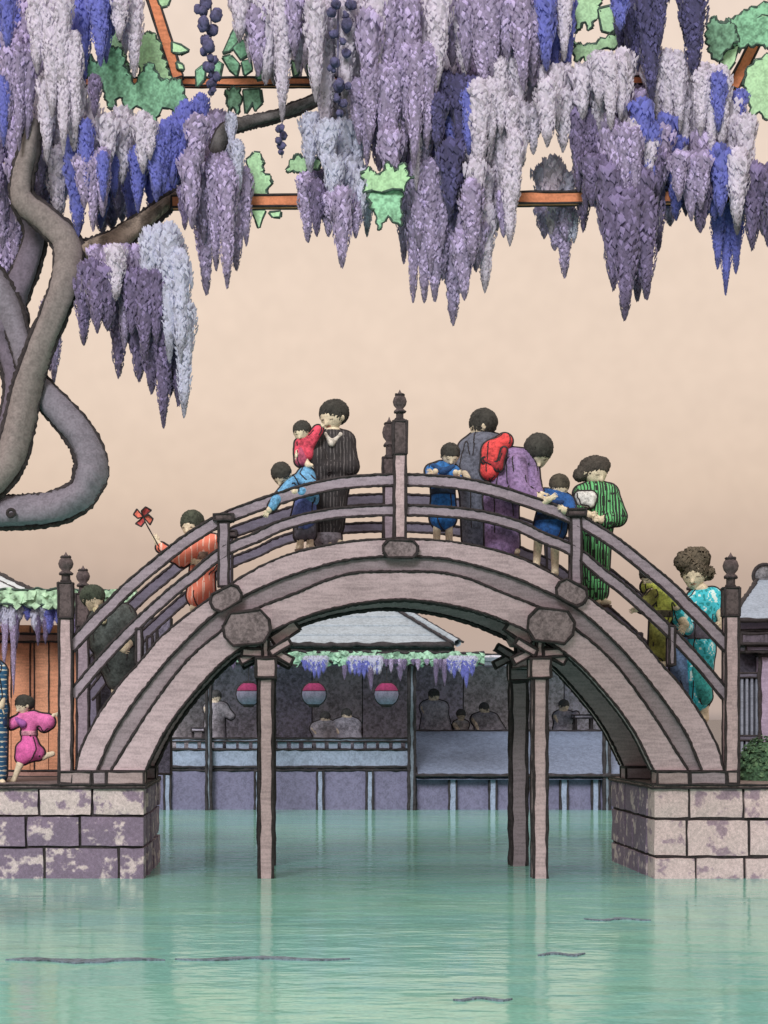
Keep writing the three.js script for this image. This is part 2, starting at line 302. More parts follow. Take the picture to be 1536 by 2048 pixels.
// the two trestles
for (const px of [532, 1081]) for (const back of [0, 1]) {
  const x = X(px), z = back ? -BW + 0.12 : -0.1, m = back ? DUSK : POST, k = CD / F, w = (back ? 17 : 13.5) * k;
  inkBox('pier_post', bridge, [x - w, x + w, -0.5, Y(1357), z - 0.09, z + 0.09], m, back ? 0.022 : 0.018);
  inkBox('capital', bridge, [x - 20 * k, x + 20 * k, Y(1355), Y(1317), z - 0.13, z + 0.13], m, 0.0155);
  inkBox('king_strut', bridge, [x - 6 * k, x + 6 * k, Y(1314), Y(1278), z - 0.05, z + 0.05], m, 0.0145);
  for (const s of [-1, 1]) {
    const V = (dx, y, dz = 0) => new THREE.Vector3(x + s * dx * k, Y(y), z + dz);
    let [g, e] = bar(V(8, 1306, 0.0155), V(48, 1282 + (s * (px - 800) > 0 ? 22 : 0), 0.0155), 0.085, 0.1); mesh('bracket_arm', g, m, bridge, e);
    [g, e] = bar(V(10, 1300, -0.02), V(52, 1322, -0.02), 0.085, 0.1); mesh('bracket_arm', g, m, bridge, e);
  }
  if (!back) { const [g, e] = bar(new THREE.Vector3(x + (px < 800 ? 1 : -1) * 14 * k, Y(1283), -0.2), new THREE.Vector3(x + (px < 800 ? 1 : -1) * 62 * k, Y(1248), -0.2), 0.13, 0.12); mesh('bracket_arm', g, m, bridge, e); }
  if (back) inkBox('tie_beam', bridge, [x - 16 * k, x + 16 * k, Y(1330), Y(1312), z + 0.14, -0.24], DUSK, 0.0155);
}
// sills under the arch ends
for (const [xs, dark] of [[[118, 184, 213, 290], 0], [[1312, 1378, 1452, 1476], 0]]) for (let i = 0; i < xs.length - 1; i++)
  inkBox('sill_block', bridge, [X(xs[i] + 1.5), X(xs[i + 1] - 1.5), Y(1569), Y(1543), -0.3, 0.04], i % 2 ? DUSK : mat(150, 132, 132, WOOD), 0.0145);
for (const [a, b] of [[120, 292], [1310, 1474]]) inkBox('sill_beam', bridge, [X(a), X(b), Y(1569), Y(1543), -BW - 0.05, -BW + 0.3], DUSK, 0.0155);

// ------------------------------------------------------------------ stone abutments
function stoneTex(base, patch, thr, s) {
  return tex(256, (i, j) => { const v = vnoise(i / 26, j / 20, 10, s) * 0.55 + vnoise(i / 9, j / 8, 28, s + 1) * 0.3 + vnoise(i / 3, j / 3, 85, s + 2) * 0.15, t = Math.max(0, Math.min(1, (v - thr) / 0.13)), g = 1 + 0.2 * (hash(i, j, s) - 0.5) + 0.14 * (vnoise(i / 4, j / 4, 64, s + 4) - 0.5); return base.map((c, q) => (c + (patch[q] - c) * t) * g); });
}
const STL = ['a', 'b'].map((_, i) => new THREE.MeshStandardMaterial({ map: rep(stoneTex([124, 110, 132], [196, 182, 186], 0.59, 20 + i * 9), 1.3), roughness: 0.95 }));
const STT = new THREE.MeshStandardMaterial({ map: rep(stoneTex([196, 182, 184], [136, 120, 140], 0.55, 50), 1.3), roughness: 0.95 });
const STR = ['a', 'b'].map((_, i) => new THREE.MeshStandardMaterial({ map: rep(stoneTex([206, 187, 190], [156, 136, 152], 0.585, 70 + i * 9), 1.3), roughness: 0.95 }));
function stone(parent, x0, x1, y0, y1, z0, z1, m) {
  const g = new THREE.BoxGeometry(x1 - x0, y1 - y0, z1 - z0, Math.max(2, Math.round((x1 - x0) / 0.12)), 3, 3), p = g.attributes.position, hx = (x1 - x0) / 2, hy = (y1 - y0) / 2, hz = (z1 - z0) / 2, ox = (x0 + x1) / 2, oy = (y0 + y1) / 2;
  for (let i = 0; i < p.count; i++) {
    let x = p.getX(i), y = p.getY(i), z = p.getZ(i); const ex = Math.abs(x) > hx - 1e-4, ey = Math.abs(y) > hy - 1e-4, ez = Math.abs(z) > hz - 1e-4, c = ex + ey + ez;
    const n = (s) => hash(Math.round((x + ox) * 500), Math.round((y + oy) * 500) + Math.round(z * 700), s) - 0.5, q = c > 1 ? 0.007 : 0;
    p.setXYZ(i, x - Math.sign(x) * (ex ? q : 0) + n(1) * 0.012, y - Math.sign(y) * (ey ? q : 0) + n(2) * 0.012, z - Math.sign(z) * (ez ? q : 0) + n(3) * 0.03);
  }
  g.translate(ox, oy, (z0 + z1) / 2); g.computeVertexNormals(); mesh('stone', g, m, parent);
}
{
  const a = thing('stone_abutment', 'purple grey coursed stone abutment with pale patches where the pink runner stands', 'stone wall');
  const rows = [[1577, 1630.5, [-420, -250, -88, 78, 184, 290]], [1633, 1693, [-420, -300, -110, 52, 160, 290]], [1696, 1800, [-420, -230, -60, 88, 237, 290]]];
  rows.forEach(([y0, y1, xs], r) => { for (let i = 0; i < xs.length - 1; i++) stone(a, X(xs[i] + 1.4), X(xs[i + 1] - 1.4), Y(y1), Y(y0), -0.42, rr(-0.015, 0.02), r === 0 ? STT : STL[(i + r) % 2]); });
  for (let zi = 0; zi < 5; zi++) rows.forEach(([y0, y1], r) => stone(a, X(290) - 0.4, X(290) + 0.01 + rr(-0.01, 0.015), Y(y1), Y(y0), -0.45 - 0.46 * (zi + 1) + 0.02, -0.45 - 0.46 * zi, STL[(zi + r) % 2]));
  mesh('core', box(X(-420), X(290) - 0.035, -0.45, Y(1579), -2.8, -0.035), INK, a);
  inkBox('coping', a, [X(-420), X(292), Y(1576), Y(1569.5), -2.85, 0.03], mat(112, 100, 100, ROUGH), 0.012);
}
{
  const a = thing('stone_abutment', 'cream and pink coursed stone abutment below the clipped green shrub', 'stone wall');
  const rows = [[1577, 1636, [1307, 1379, 1487, 1640, 1800]], [1640, 1712, [1307, 1374, 1499, 1610, 1800]], [1716, 1800, [1307, 1392, 1490, 1650, 1800]]];
  rows.forEach(([y0, y1, xs], r) => { for (let i = 0; i < xs.length - 1; i++) stone(a, X(xs[i] + 1.2), X(xs[i + 1] - 1.2), Y(y1), Y(y0), -0.42, rr(-0.015, 0.02), STR[(i + r) % 2]); });
  for (let zi = 0; zi < 5; zi++) rows.forEach(([y0, y1], r) => stone(a, X(1307) + rr(-0.012, 0.01), X(1307) + 0.4, Y(y1), Y(y0), -0.45 - 0.46 * (zi + 1) + 0.02, -0.45 - 0.46 * zi, STL[(zi + r) % 2]));  // inner side takes purple stone, its shade put into the colour
  mesh('core', box(X(1307) + 0.035, X(1800), -0.45, Y(1579), -2.8, -0.035), INK, a);
  inkBox('coping', a, [X(1305), X(1800), Y(1576), Y(1569.5), -2.85, 0.03], mat(130, 116, 112, ROUGH), 0.012);
}
// ------------------------------------------------------------------ pavilion on the far side of the pond
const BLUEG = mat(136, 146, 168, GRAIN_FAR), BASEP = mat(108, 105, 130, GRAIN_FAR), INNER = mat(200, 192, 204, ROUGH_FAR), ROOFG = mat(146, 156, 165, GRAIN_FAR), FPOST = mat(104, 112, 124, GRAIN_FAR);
{
  const D = 38, x = (p, d = D) => X(p, d), y = (p, d = D) => Y(p, d), z0 = CD - D;
  const t = thing('pavilion', 'grey roofed pavilion open to the water with lanterns, seen through the bridge arch', 'pavilion', [x(640), 0, z0]);
  const ox = -x(640), B = (x0, x1, y0, y1, a, b) => [x(x0) + ox, x(x1) + ox, y0, y1, a, b];
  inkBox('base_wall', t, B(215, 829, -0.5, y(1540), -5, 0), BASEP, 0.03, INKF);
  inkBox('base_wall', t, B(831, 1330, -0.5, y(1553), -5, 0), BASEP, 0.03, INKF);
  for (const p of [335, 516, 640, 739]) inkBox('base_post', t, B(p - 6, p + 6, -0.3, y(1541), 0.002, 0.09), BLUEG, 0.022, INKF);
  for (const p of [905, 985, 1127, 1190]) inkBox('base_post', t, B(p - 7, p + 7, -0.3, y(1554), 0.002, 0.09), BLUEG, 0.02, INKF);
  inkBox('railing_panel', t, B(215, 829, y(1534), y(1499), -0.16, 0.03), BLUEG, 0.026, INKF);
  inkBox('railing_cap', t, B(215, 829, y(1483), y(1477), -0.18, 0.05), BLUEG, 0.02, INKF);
  for (let p = 220, i = 0; p < 815; p += 25.5, i++) { const g = 2.5 + 2.5 * hash(i, 3); mesh('railing_board', box(...B(p + g, p + 25.5 - g, y(1499), y(1483), -0.12, 0.01)), BLUEG, t); }
  mesh('floor', box(...B(215, 1330, y(1553) + 0.002, y(1545), -6.5, -0.2)), INNER, t);
  { // sloping shelter roof over the right hand landing
    const a = [[832, y(1550), 0.25], [1330, y(1550), 0.25], [1330, y(1462, 40), -2], [832, y(1462, 40), -2]].map(([p, yy, zz]) => new THREE.Vector3((p === 832 ? x(832) : x(1330)) + ox, yy, zz));
    const s = new THREE.BufferGeometry().setFromPoints([0, 1, 2, 0, 2, 3].map((i) => a[i]).concat([0, 2, 1, 0, 3, 2].map((i) => a[i].clone().add(new THREE.Vector3(0, -0.08, -0.03))))); s.computeVertexNormals();
    mesh('landing_roof', s, mat(116, 126, 148, GRAIN_FAR), t, [rod(a[0], a[1], 0.035), rod(a[3], a[2], 0.03), rod(a[0], a[3], 0.03)], INKF);
  }
  const BX0 = X(120, 44) + ox, BX1 = X(1330, 44) + ox;
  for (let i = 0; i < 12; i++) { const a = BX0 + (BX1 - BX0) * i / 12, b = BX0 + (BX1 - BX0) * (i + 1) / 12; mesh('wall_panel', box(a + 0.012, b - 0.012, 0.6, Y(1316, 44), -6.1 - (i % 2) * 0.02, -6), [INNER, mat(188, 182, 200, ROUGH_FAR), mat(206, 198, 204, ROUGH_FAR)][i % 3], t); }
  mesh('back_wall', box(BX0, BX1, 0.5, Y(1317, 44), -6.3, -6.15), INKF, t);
  inkBox('wall_plate', t, B(215, 1330, y(1320), y(1308), -6.4, -0.25), INNER, 0.02, INKF);
  for (const [p, w] of [[418, 8], [822, 11], [1210, 10], [250, 9]]) inkBox('post', t, B(p - w / 2, p + w / 2, y(1636), y(1312), 0.12, 0.22), FPOST, 0.03, INKF);
  // hipped roof with its tiles laid in courses
  const E = y(1293), R = y(1165, 42), el = x(430) + ox, er = x(900) + ox, rl = X(520, 42) + ox, rrx = X(712, 42) + ox, f = 0.9, bk = -8.5, rz = -4;
  const v = (...a) => new THREE.Vector3(...a), A = v(el, E, f), Bv = v(er, E, f), C = v(rrx, R, rz), Dv = v(rl, R, rz), A2 = v(el, E, bk), B2 = v(er, E, bk);
  const face = (...p) => { const q = []; for (let i = 1; i < p.length - 1; i++) q.push(p[0], p[i], p[i + 1]); const g = new THREE.BufferGeometry().setFromPoints(q); g.computeVertexNormals(); return g; };
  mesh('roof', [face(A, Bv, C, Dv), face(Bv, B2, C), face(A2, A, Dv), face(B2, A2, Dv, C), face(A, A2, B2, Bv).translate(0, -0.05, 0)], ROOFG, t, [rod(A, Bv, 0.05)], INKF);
  const hip = (a, b) => mesh('hip_ridge', new THREE.TubeGeometry(new THREE.LineCurve3(a, b), 12, 0.075, 6), ROOFG, t, [rod(a.clone().add(v(-0.09, 0, 0.06)), b.clone().add(v(-0.09, 0, 0.06)), 0.03), rod(a.clone().add(v(0.09, 0.02, -0.02)), b.clone().add(v(0.09, 0.02, -0.02)), 0.03)], INKF);
  hip(C, Bv.clone().add(v(0.06, 0.03, 0.05))); hip(Dv, A); hip(Dv, C);
  for (let i = 1; i < 7; i++) { const q = i / 7.2, a = A.clone().lerp(Dv, q), b = Bv.clone().lerp(C, q); mesh('tile_course', new THREE.CylinderGeometry(0.018, 0.018, b.x - a.x - 0.3, 5).rotateZ(Math.PI / 2).translate((a.x + b.x) / 2, a.y + 0.008, a.z), ROOFG, t); }
  inkBox('eave_board', t, [el + 0.05, er - 0.02, E - 0.16, E - 0.05, f - 0.35, f - 0.1], mat(72, 68, 72, ROUGH_FAR), 0.03, INKF);
  mesh('bottom_beam', box(el + 0.1, x(1330) + ox, y(1330), y(1318), -0.4, -0.27), FPOST, t);
}
// paper lanterns under its eave
for (const [px, lab] of [[497, 'round red and lavender lantern beside the left pier post'], [628, 'round red and lavender lantern in the middle of the three'], [773, 'round red and lavender lantern nearest the thin pavilion post']]) {
  const D = 37.6, s = D / F, R = 24 * s, t = thing('paper_lantern', lab, 'lantern', [X(px, D), Y(1388, D), CD - D], 'lanterns hanging under the pavilion eave');
  const prof = (a, b, n) => { const o = []; for (let i = 0; i <= n; i++) { const q = a + (b - a) * i / n; o.push(new THREE.Vector2(R * Math.cos(q) * (1 + 0.02 * (i % 2)), R * 0.98 * Math.sin(q))); } return o; };
  mesh('paper_body', new THREE.LatheGeometry(prof(-1.15, 0.25, 9), 24), mat(146, 138, 166, GRAIN_FAR), t);
  mesh('red_top', new THREE.LatheGeometry(prof(0.25, 1.2, 7), 24), mat(158, 58, 104, GRAIN_FAR), t);
  mesh('cap', new THREE.CylinderGeometry(R * 0.42, R * 0.42, R * 0.16, 16).translate(0, R * 0.96, 0), INKF, t);
  mesh('base_ring', new THREE.CylinderGeometry(R * 0.5, R * 0.42, R * 0.26, 16).translate(0, -R * 0.98, 0), INKF, t);
  mesh('rim', [0.25].flatMap((q) => [new THREE.TorusGeometry(R * 1.0, 0.02, 5, 30), new THREE.TorusGeometry(R * Math.cos(q) * 1.005, 0.008, 4, 24).rotateX(Math.PI / 2).translate(0, R * Math.sin(q), 0)]), INKF, t);
  mesh('cord', new THREE.CylinderGeometry(0.008, 0.008, 0.5, 5).translate(0, R + 0.25, 0), INKF, t);
}
// ------------------------------------------------------------------ wisteria: flowers, leaves
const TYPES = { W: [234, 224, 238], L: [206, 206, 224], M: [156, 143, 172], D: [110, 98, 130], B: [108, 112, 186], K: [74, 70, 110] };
function racemeGeo(A, speck, sd) {                     // width 1, length A, hanging down from the origin
  const old = seed; seed = sd * 7919 + 13;
  const pos = [], nor = [], col = [], n = Math.round(90 + 95 * A);
  const prof = (t) => 0.5 * Math.pow(Math.min(1, t / 0.16 + 0.12), 0.6) * Math.pow(Math.max(0, 1 - t), 0.62) * 1.12 + 0.012;
  const push = (a, b, c, nn, k) => { for (const v of [a, b, c]) { pos.push(v.x, v.y, v.z); nor.push(nn.x, nn.y, nn.z); col.push(k, k, k * 1.0); } };
  const lump = rr(0, 6);
  for (let i = 0; i < n; i++) {
    const t = (i + rnd()) / n, an = i * 2.399 + rr(-0.4, 0.4), R = prof(t) * (1 + 0.16 * Math.sin(t * 14 + lump + an * 2) + rr(-0.1, 0.14));
    const o = new THREE.Vector3(Math.cos(an), 0, Math.sin(an)), c = o.clone().multiplyScalar(R * 0.86).add(new THREE.Vector3(0, -A * t, 0));
    const s = (0.115 + 0.07 * rnd()) * (1 - 0.5 * t), tan = new THREE.Vector3(-o.z, 0, o.x), up = new THREE.Vector3(0, 1, 0).addScaledVector(o, 0.5 + rr(-0.3, 0.3)).addScaledVector(tan, rr(-0.6, 0.6)).normalize();
    const side = tan.clone().addScaledVector(up, rr(-0.4, 0.4)).normalize();
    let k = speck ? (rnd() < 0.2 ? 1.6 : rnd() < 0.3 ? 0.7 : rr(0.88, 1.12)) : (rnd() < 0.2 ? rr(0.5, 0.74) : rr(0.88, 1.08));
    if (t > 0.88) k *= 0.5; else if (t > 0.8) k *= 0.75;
    const tip = c.clone().addScaledVector(up, -s * 1.25).addScaledVector(o, s * 0.35), top = c.clone().addScaledVector(up, s * 0.7), l = c.clone().addScaledVector(side, s * 0.72).addScaledVector(o, -s * 0.2), r = c.clone().addScaledVector(side, -s * 0.72).addScaledVector(o, -s * 0.2), m = c.clone().addScaledVector(o, s * 0.3);
    const n1 = o.clone().addScaledVector(side, 0.35).normalize(), n2 = o.clone().addScaledVector(side, -0.35).normalize();
    push(top, l, m, n1, k); push(l, tip, m, n1, k * 0.96); push(top, m, r, n2, k); push(m, tip, r, n2, k * 0.96);
  }
  // the core that carries the florets
  const rings = 9, seg = 7;
  for (let j = 0; j < rings; j++) for (let q = 0; q < seg; q++) {
    const v = (jj, qq) => { const t = jj / rings, a = qq / seg * Math.PI * 2, R = prof(t) * 0.8; return new THREE.Vector3(Math.cos(a) * R, -A * t * 0.99, Math.sin(a) * R); };
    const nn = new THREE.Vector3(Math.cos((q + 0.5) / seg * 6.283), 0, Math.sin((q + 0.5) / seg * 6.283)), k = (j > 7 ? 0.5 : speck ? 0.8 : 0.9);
    push(v(j, q), v(j, q + 1), v(j + 1, q), nn, k); push(v(j, q + 1), v(j + 1, q + 1), v(j + 1, q), nn, k);
  }
  seed = old;
  const g = new THREE.BufferGeometry(); g.setAttribute('position', new THREE.Float32BufferAttribute(pos, 3)); g.setAttribute('normal', new THREE.Float32BufferAttribute(nor, 3)); g.setAttribute('color', new THREE.Float32BufferAttribute(col, 3));
  return clean(g);
}
const ASP = [1.6, 2.4, 3.6, 5.2, 7.5], RG = {};
for (const s of [0, 1]) for (const a of ASP) for (let v = 0; v < 3; v++) RG[[s, a, v]] = racemeGeo(a, s, a * 10 + v * 3 + s * 101);
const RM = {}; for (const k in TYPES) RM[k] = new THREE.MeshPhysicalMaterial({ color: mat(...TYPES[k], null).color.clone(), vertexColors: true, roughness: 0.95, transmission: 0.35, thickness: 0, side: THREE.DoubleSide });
function raceme(k, x0, y0, y1, w, d) {                // pixels -> a placed geometry
  const s = d / F, L = (y1 - y0) * s, W = w * s, want = L / W; let a = ASP[0]; for (const q of ASP) if (Math.abs(Math.log(q / want)) < Math.abs(Math.log(a / want))) a = q;
  const g = RG[[k === 'W' || k === 'L' || k === 'B' ? 0 : 1, a, Math.floor(rnd() * 3)]];
  const o = new THREE.Mesh(g, RM[k]); o.castShadow = o.receiveShadow = true; o.scale.set(W, L / a, W * 0.9); o.rotation.set(rr(-0.04, 0.04), rr(0, 6.28), rr(-0.04, 0.04)); o.position.copy(P(x0, y0, d)); return o;
}
// type, x, top, bottom, width (photo pixels), b = further back
const R = [
  'B 15 -20 102 34', 'B 8 150 292 26', 'M 45 -20 250 62 b', 'M 38 90 300 54', 'W 100 -20 215 66', 'W 128 60 312 54', 'W 95 150 322 40', 'M 30 180 335 44 b', 'M 66 -20 180 50 b', 'W 60 170 320 44 b', 'M 30 330 560 74 b', 'M 95 300 480 70 b', 'M 10 440 640 60 b',
  'B 165 -20 198 42', 'B 196 -20 132 38', 'B 212 20 125 26', 'W 268 -20 155 40', 'W 240 -20 80 36', 'B 228 -20 70 36', 'W 252 20 110 26',
  'W 148 160 300 46', 'W 178 200 352 46', 'D 190 150 235 26', 'B 152 268 468 50', 'B 172 240 400 34', 'M 186 300 462 54', 'W 130 300 385 40 b', 'W 245 215 366 48', 'W 215 230 330 44', 'B 206 305 402 26', 'B 228 310 395 22', 'M 205 360 465 50 b', 'D 225 370 455 46 b', 'M 246 350 440 46 b', 'B 277 290 424 34', 'B 312 250 402 40', 'B 330 240 385 34', 'B 345 235 372 34', 'B 372 205 300 40', 'B 402 190 268 32', 'B 362 240 350 30', 'W 285 225 345 40', 'W 300 240 320 30',
  'M 380 300 455 44', 'M 405 300 588 48', 'M 428 310 540 54', 'M 453 320 580 42', 'M 470 330 540 46', 'M 488 335 492 30', 'D 368 370 460 24', 'M 395 230 345 44', 'M 430 240 360 44 b', 'M 440 300 470 60 b', 'L 476 280 392 26', 'L 462 225 300 22', 'M 412 320 480 50 b',
  'W 500 -20 125 56', 'W 538 -20 165 50', 'W 565 -20 240 42', 'M 515 10 150 44', 'W 600 -20 140 54', 'M 590 -20 110 40', 'W 482 -20 80 44', 'W 630 -20 200 44',
  'W 655 -20 315 40', 'W 640 60 250 34', 'W 708 -20 277 58', 'W 690 -20 200 50', 'M 738 20 200 50', 'W 765 -20 222 40', 'M 800 -20 235 62', 'W 750 -20 170 44', 'M 735 150 330 54', 'M 760 200 340 50',
  'L 622 225 345 40', 'L 655 240 338 44', 'L 688 240 345 44', 'L 715 250 335 34', 'L 640 230 320 40 b',
  'L 668 312 410 44', 'L 700 316 440 50', 'L 735 335 472 30', 'L 725 340 430 36', 'M 612 345 484 36', 'D 634 360 470 34', 'M 658 380 470 36', 'M 684 375 534 44', 'M 662 385 445 44', 'M 712 400 476 28', 'D 640 340 420 40 b',
  'M 765 130 330 60', 'M 805 100 330 64', 'M 835 90 340 60', 'M 850 150 350 50', 'W 785 250 335 22', 'W 795 190 300 24', 'W 832 255 380 22', 'W 775 170 235 30', 'M 780 260 360 50', 'M 820 280 400 60',
  'K 860 138 250 44', 'K 885 150 330 60', 'K 918 150 330 64', 'B 905 220 400 60', 'K 900 280 430 50', 'B 940 170 310 34', 'K 906 330 455 38', 'B 930 230 345 44', 'K 875 190 300 40',
  'M 828 330 606 56', 'M 848 340 604 44', 'M 860 320 545 64', 'M 885 400 560 56', 'M 907 430 646 50', 'M 925 420 575 48', 'M 942 360 530 44', 'W 968 340 490 54', 'W 995 330 460 56', 'M 960 400 510 44', 'W 974 400 584 38', 'M 955 440 540 40', 'W 1022 325 492 36', 'M 1008 380 474 28', 'W 950 320 430 44', 'W 985 270 400 60', 'M 868 430 600 40', 'M 925 470 600 36',
  'W 848 -20 150 46', 'W 878 -20 185 46', 'W 925 -20 155 44', 'M 905 -20 130 44', 'M 960 -20 190 70', 'M 1000 -20 195 70', 'M 1040 -20 180 66', 'M 1064 20 170 48', 'B 1108 -20 185 56', 'B 1090 -20 140 44', 'B 1135 -20 156 34', 'W 1128 -20 120 30', 'W 1018 110 262 54', 'W 1062 130 250 54', 'W 1094 160 292 48', 'W 1128 175 302 40', 'W 982 150 290 54', 'W 1000 190 372 56', 'W 960 160 345 46', 'W 1045 200 330 54', 'W 1140 140 260 46', 'W 1110 130 255 56', 'W 955 270 370 44', 'W 1030 260 420 36', 'W 1165 130 240 50', 'M 930 -20 170 60 b', 'W 970 230 360 60 b', 'W 1060 140 240 60 b', 'M 985 100 220 60 b',
  'K 1262 -20 168 54', 'K 1297 -20 208 46', 'K 1280 -20 140 56', 'K 1318 -20 90 30', 'K 1388 -20 160 46', 'K 1370 -20 90 30', 'B 1240 -20 60 34',
  'W 1218 105 260 56', 'W 1200 130 270 50', 'W 1245 100 250 46', 'M 1222 140 240 26', 'W 1335 100 290 56', 'W 1365 120 330 60', 'M 1330 150 260 36', 'W 1400 140 320 54', 'W 1310 100 220 50', 'W 1425 130 330 54', 'B 1438 145 260 36', 'W 1462 190 350 50', 'B 1480 180 250 30', 'W 1490 230 380 46', 'W 1475 300 450 48', 'M 1278 180 300 44', 'B 1282 200 300 44', 'M 1250 250 420 54', 'M 1222 230 400 50', 'W 1268 240 380 50', 'B 1300 240 400 46', 'B 1330 230 340 46', 'D 1175 210 430 54', 'D 1168 260 460 44', 'M 1200 210 380 50', 'D 1205 310 440 60', 'D 1230 340 520 60', 'D 1258 380 640 84', 'D 1250 330 540 80', 'D 1275 420 600 50', 'B 1258 330 442 34', 'M 1240 280 400 50', 'D 1296 290 430 54', 'D 1312 340 502 36', 'B 1345 270 360 44', 'B 1352 340 440 34', 'M 1322 250 380 50', 'M 1380 300 440 60', 'D 1372 330 430 54', 'D 1398 340 464 46', 'M 1415 300 430 54', 'W 1432 230 370 56', 'B 1440 290 430 46', 'B 1456 360 586 52', 'W 1478 340 470 34', 'B 1428 350 440 44', 'M 1405 260 370 46', 'W 1300 280 350 34', 'M 1340 380 450 40 b', 'D 1290 300 430 60 b', 'M 1440 300 460 60 b', 'W 1400 180 330 80 b', 'W 1260 150 300 70 b', 'M 1200 200 380 60 b',
  'W 1106 314 470 50 p', 'M 1110 410 500 56 p', 'L 1134 420 490 36 p', 'M 1128 400 556 40 p', 'L 1085 330 420 40 p', 'L 1130 345 430 44 p', 'L 1148 420 486 22 p',
  'D 1505 325 498 50', 'D 1534 330 490 46', 'D 1520 330 470 60 b', 'D 1550 330 480 50',
  'D 168 545 690 38', 'D 192 555 665 34', 'D 238 540 756 48', 'D 215 530 660 50', 'M 250 490 700 60', 'D 290 540 720 64', 'D 275 600 760 44', 'D 326 590 854 74', 'D 310 640 760 56', 'D 345 640 790 44', 'L 300 455 672 40', 'L 338 445 722 44', 'L 318 450 620 46', 'L 369 590 834 44', 'L 360 500 720 44', 'W 350 470 640 44', 'M 218 490 620 60', 'W 232 490 600 40', 'D 180 520 620 44', 'D 262 560 700 50', 'M 335 520 700 50 b', 'D 300 560 760 60 b', 'M 112 590 765 34 b', 'M 100 600 740 40 b', 'D 200 520 640 60 b',
];
const vine = thing('wisteria_vine', 'old twisted wisteria with long drooping purple, white and blue flower clusters over a trellis', 'wisteria', [X(-330, 15.5), 0.9, CD - 15.5]);
vine.updateMatrixWorld();
const inVine = (o) => { o.position.sub(vine.position); o.name = 'flower_raceme'; vine.add(o); return o; };
const spots = R.map((s) => { const [k, x, a, b, w, bk] = s.split(' '); return { k, x: +x, a: +a, b: +b, w: +w, bk: bk === 'b', bp: bk === 'p' }; });
const all = [];
for (const q of spots) { const d = q.bp ? 15.42 + rr(-0.03, 0.03) : q.bk ? 16.1 + rr(-0.1, 0.1) : 15.05 + rr(-0.16, 0.16), w = q.w * 1.28; if (w < 66) all.push([q.k, q.x, q.a, q.b, w, d, q]); else for (const [o, e] of [[-0.3, 0.74], [0, 1], [0.29, 0.82]]) all.push([q.k, q.x + o * w, q.a + rr(-4, 8), q.a + (q.b - q.a) * (e + rr(-0.05, 0.05) * (o !== 0)), w * 0.62, d + rr(-0.06, 0.06), q]); }
all.sort((p, q) => (p[5] > 15.6) - (q[5] > 15.6) || (q[3] - q[2]) * q[4] - (p[3] - p[2]) * p[4]);
const single = all.slice(0, 285), crowd = all.slice(285);
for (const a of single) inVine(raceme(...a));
{ // the crowded flowers behind and between, too many to pick apart
  const holes = [[355, -20, 500, 175], [360, 170, 440, 215], [480, 150, 640, 330], [490, 330, 620, 470], [1040, 255, 1160, 400], [1150, -20, 1235, 140], [1300, -20, 1540, 110], [1440, 60, 1540, 330], [180, 60, 370, 240], [720, 330, 820, 460], [1490, 250, 1540, 330], [560, 300, 600, 345]];
  const geos = {}; const join = (k, o) => { o.updateMatrix(); (geos[k] ??= []).push(o.geometry.clone().applyMatrix4(new THREE.Matrix4().makeTranslation(vine.position.clone().negate()).multiply(o.matrix))); };
  for (const a of crowd) join(a[0], raceme(...a));
  for (let yy = -40; yy < 330; yy += 34) for (let xx = -10; xx < 1545; xx += 32) {
    const px = xx + rr(-14, 14), py = yy + rr(-14, 14), w = rr(44, 66), L = rr(110, 170);
    if (holes.some(([a, b, c, d]) => px + w * 0.42 > a && px - w * 0.42 < c && py + L * 0.85 > b && py < d)) continue;
    let best = 1e9, k = 'W', low = 0; for (const q of spots) { const e = Math.hypot((q.x - px) * 1.4, ((q.a + q.b) / 2 - py - L / 2) * 0.6); if (e < best) { best = e; k = q.k; } if (Math.abs(q.x - px) < 24) low = Math.max(low, q.b); }
    if (py + L > low - 12) continue;
    join(k, raceme(k, px, py, py + L, w, 15.75 + rr(-0.15, 0.15)));
  }
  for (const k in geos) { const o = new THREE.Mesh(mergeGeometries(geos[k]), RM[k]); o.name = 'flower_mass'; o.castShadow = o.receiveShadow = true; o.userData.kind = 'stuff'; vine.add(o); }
}
// sparse dark clusters of round florets
for (const list of [[[418, 8, 17], [402, 22, 15], [430, 30, 16], [412, 48, 17], [426, 62, 16], [408, 78, 14], [422, 92, 16], [410, 104, 12], [426, 118, 13], [418, 134, 13], [428, 150, 12], [420, 166, 12], [424, 182, 10]], [[672, 10, 10], [702, 8, 13], [660, 26, 13], [690, 30, 9], [696, 50, 15], [668, 66, 10], [684, 82, 8], [690, 104, 13], [672, 124, 12], [664, 136, 9], [680, 168, 15], [694, 172, 10], [676, 196, 10], [684, 208, 9], [680, 226, 7]], [[560, 258, 8], [566, 272, 10], [556, 280, 9], [563, 292, 8], [562, 304, 6]]]) {
  const gs = [new THREE.CylinderGeometry(0.006, 0.004, (list[list.length - 1][1] - list[0][1] + 24) * 15 / F, 5).translate(0, 0, 0)]; const c0 = P(list[0][0] + 4, (list[list.length - 1][1] + list[0][1]) / 2, 14.9), out = [];
  gs[0].translate(c0.x, c0.y, c0.z);
  for (const [x, y, r] of list) for (let k = 0; k < 3; k++) { const g = new THREE.SphereGeometry(r * 15 / F * rr(0.5, 0.8), 8, 6); g.scale(1, 1.15, 0.8); const c = P(x + rr(-0.45, 0.45) * r, y + rr(-0.35, 0.35) * r, 14.85 + rr(-0.05, 0.05)); rough(g, 0.012).translate(c.x, c.y, c.z); gs.push(g); }
  gs.forEach((g) => g.translate(...vine.position.clone().negate().toArray()));
  const o = mesh('flower_raceme', gs, mat(80, 78, 112, ROUGH), vine);
}
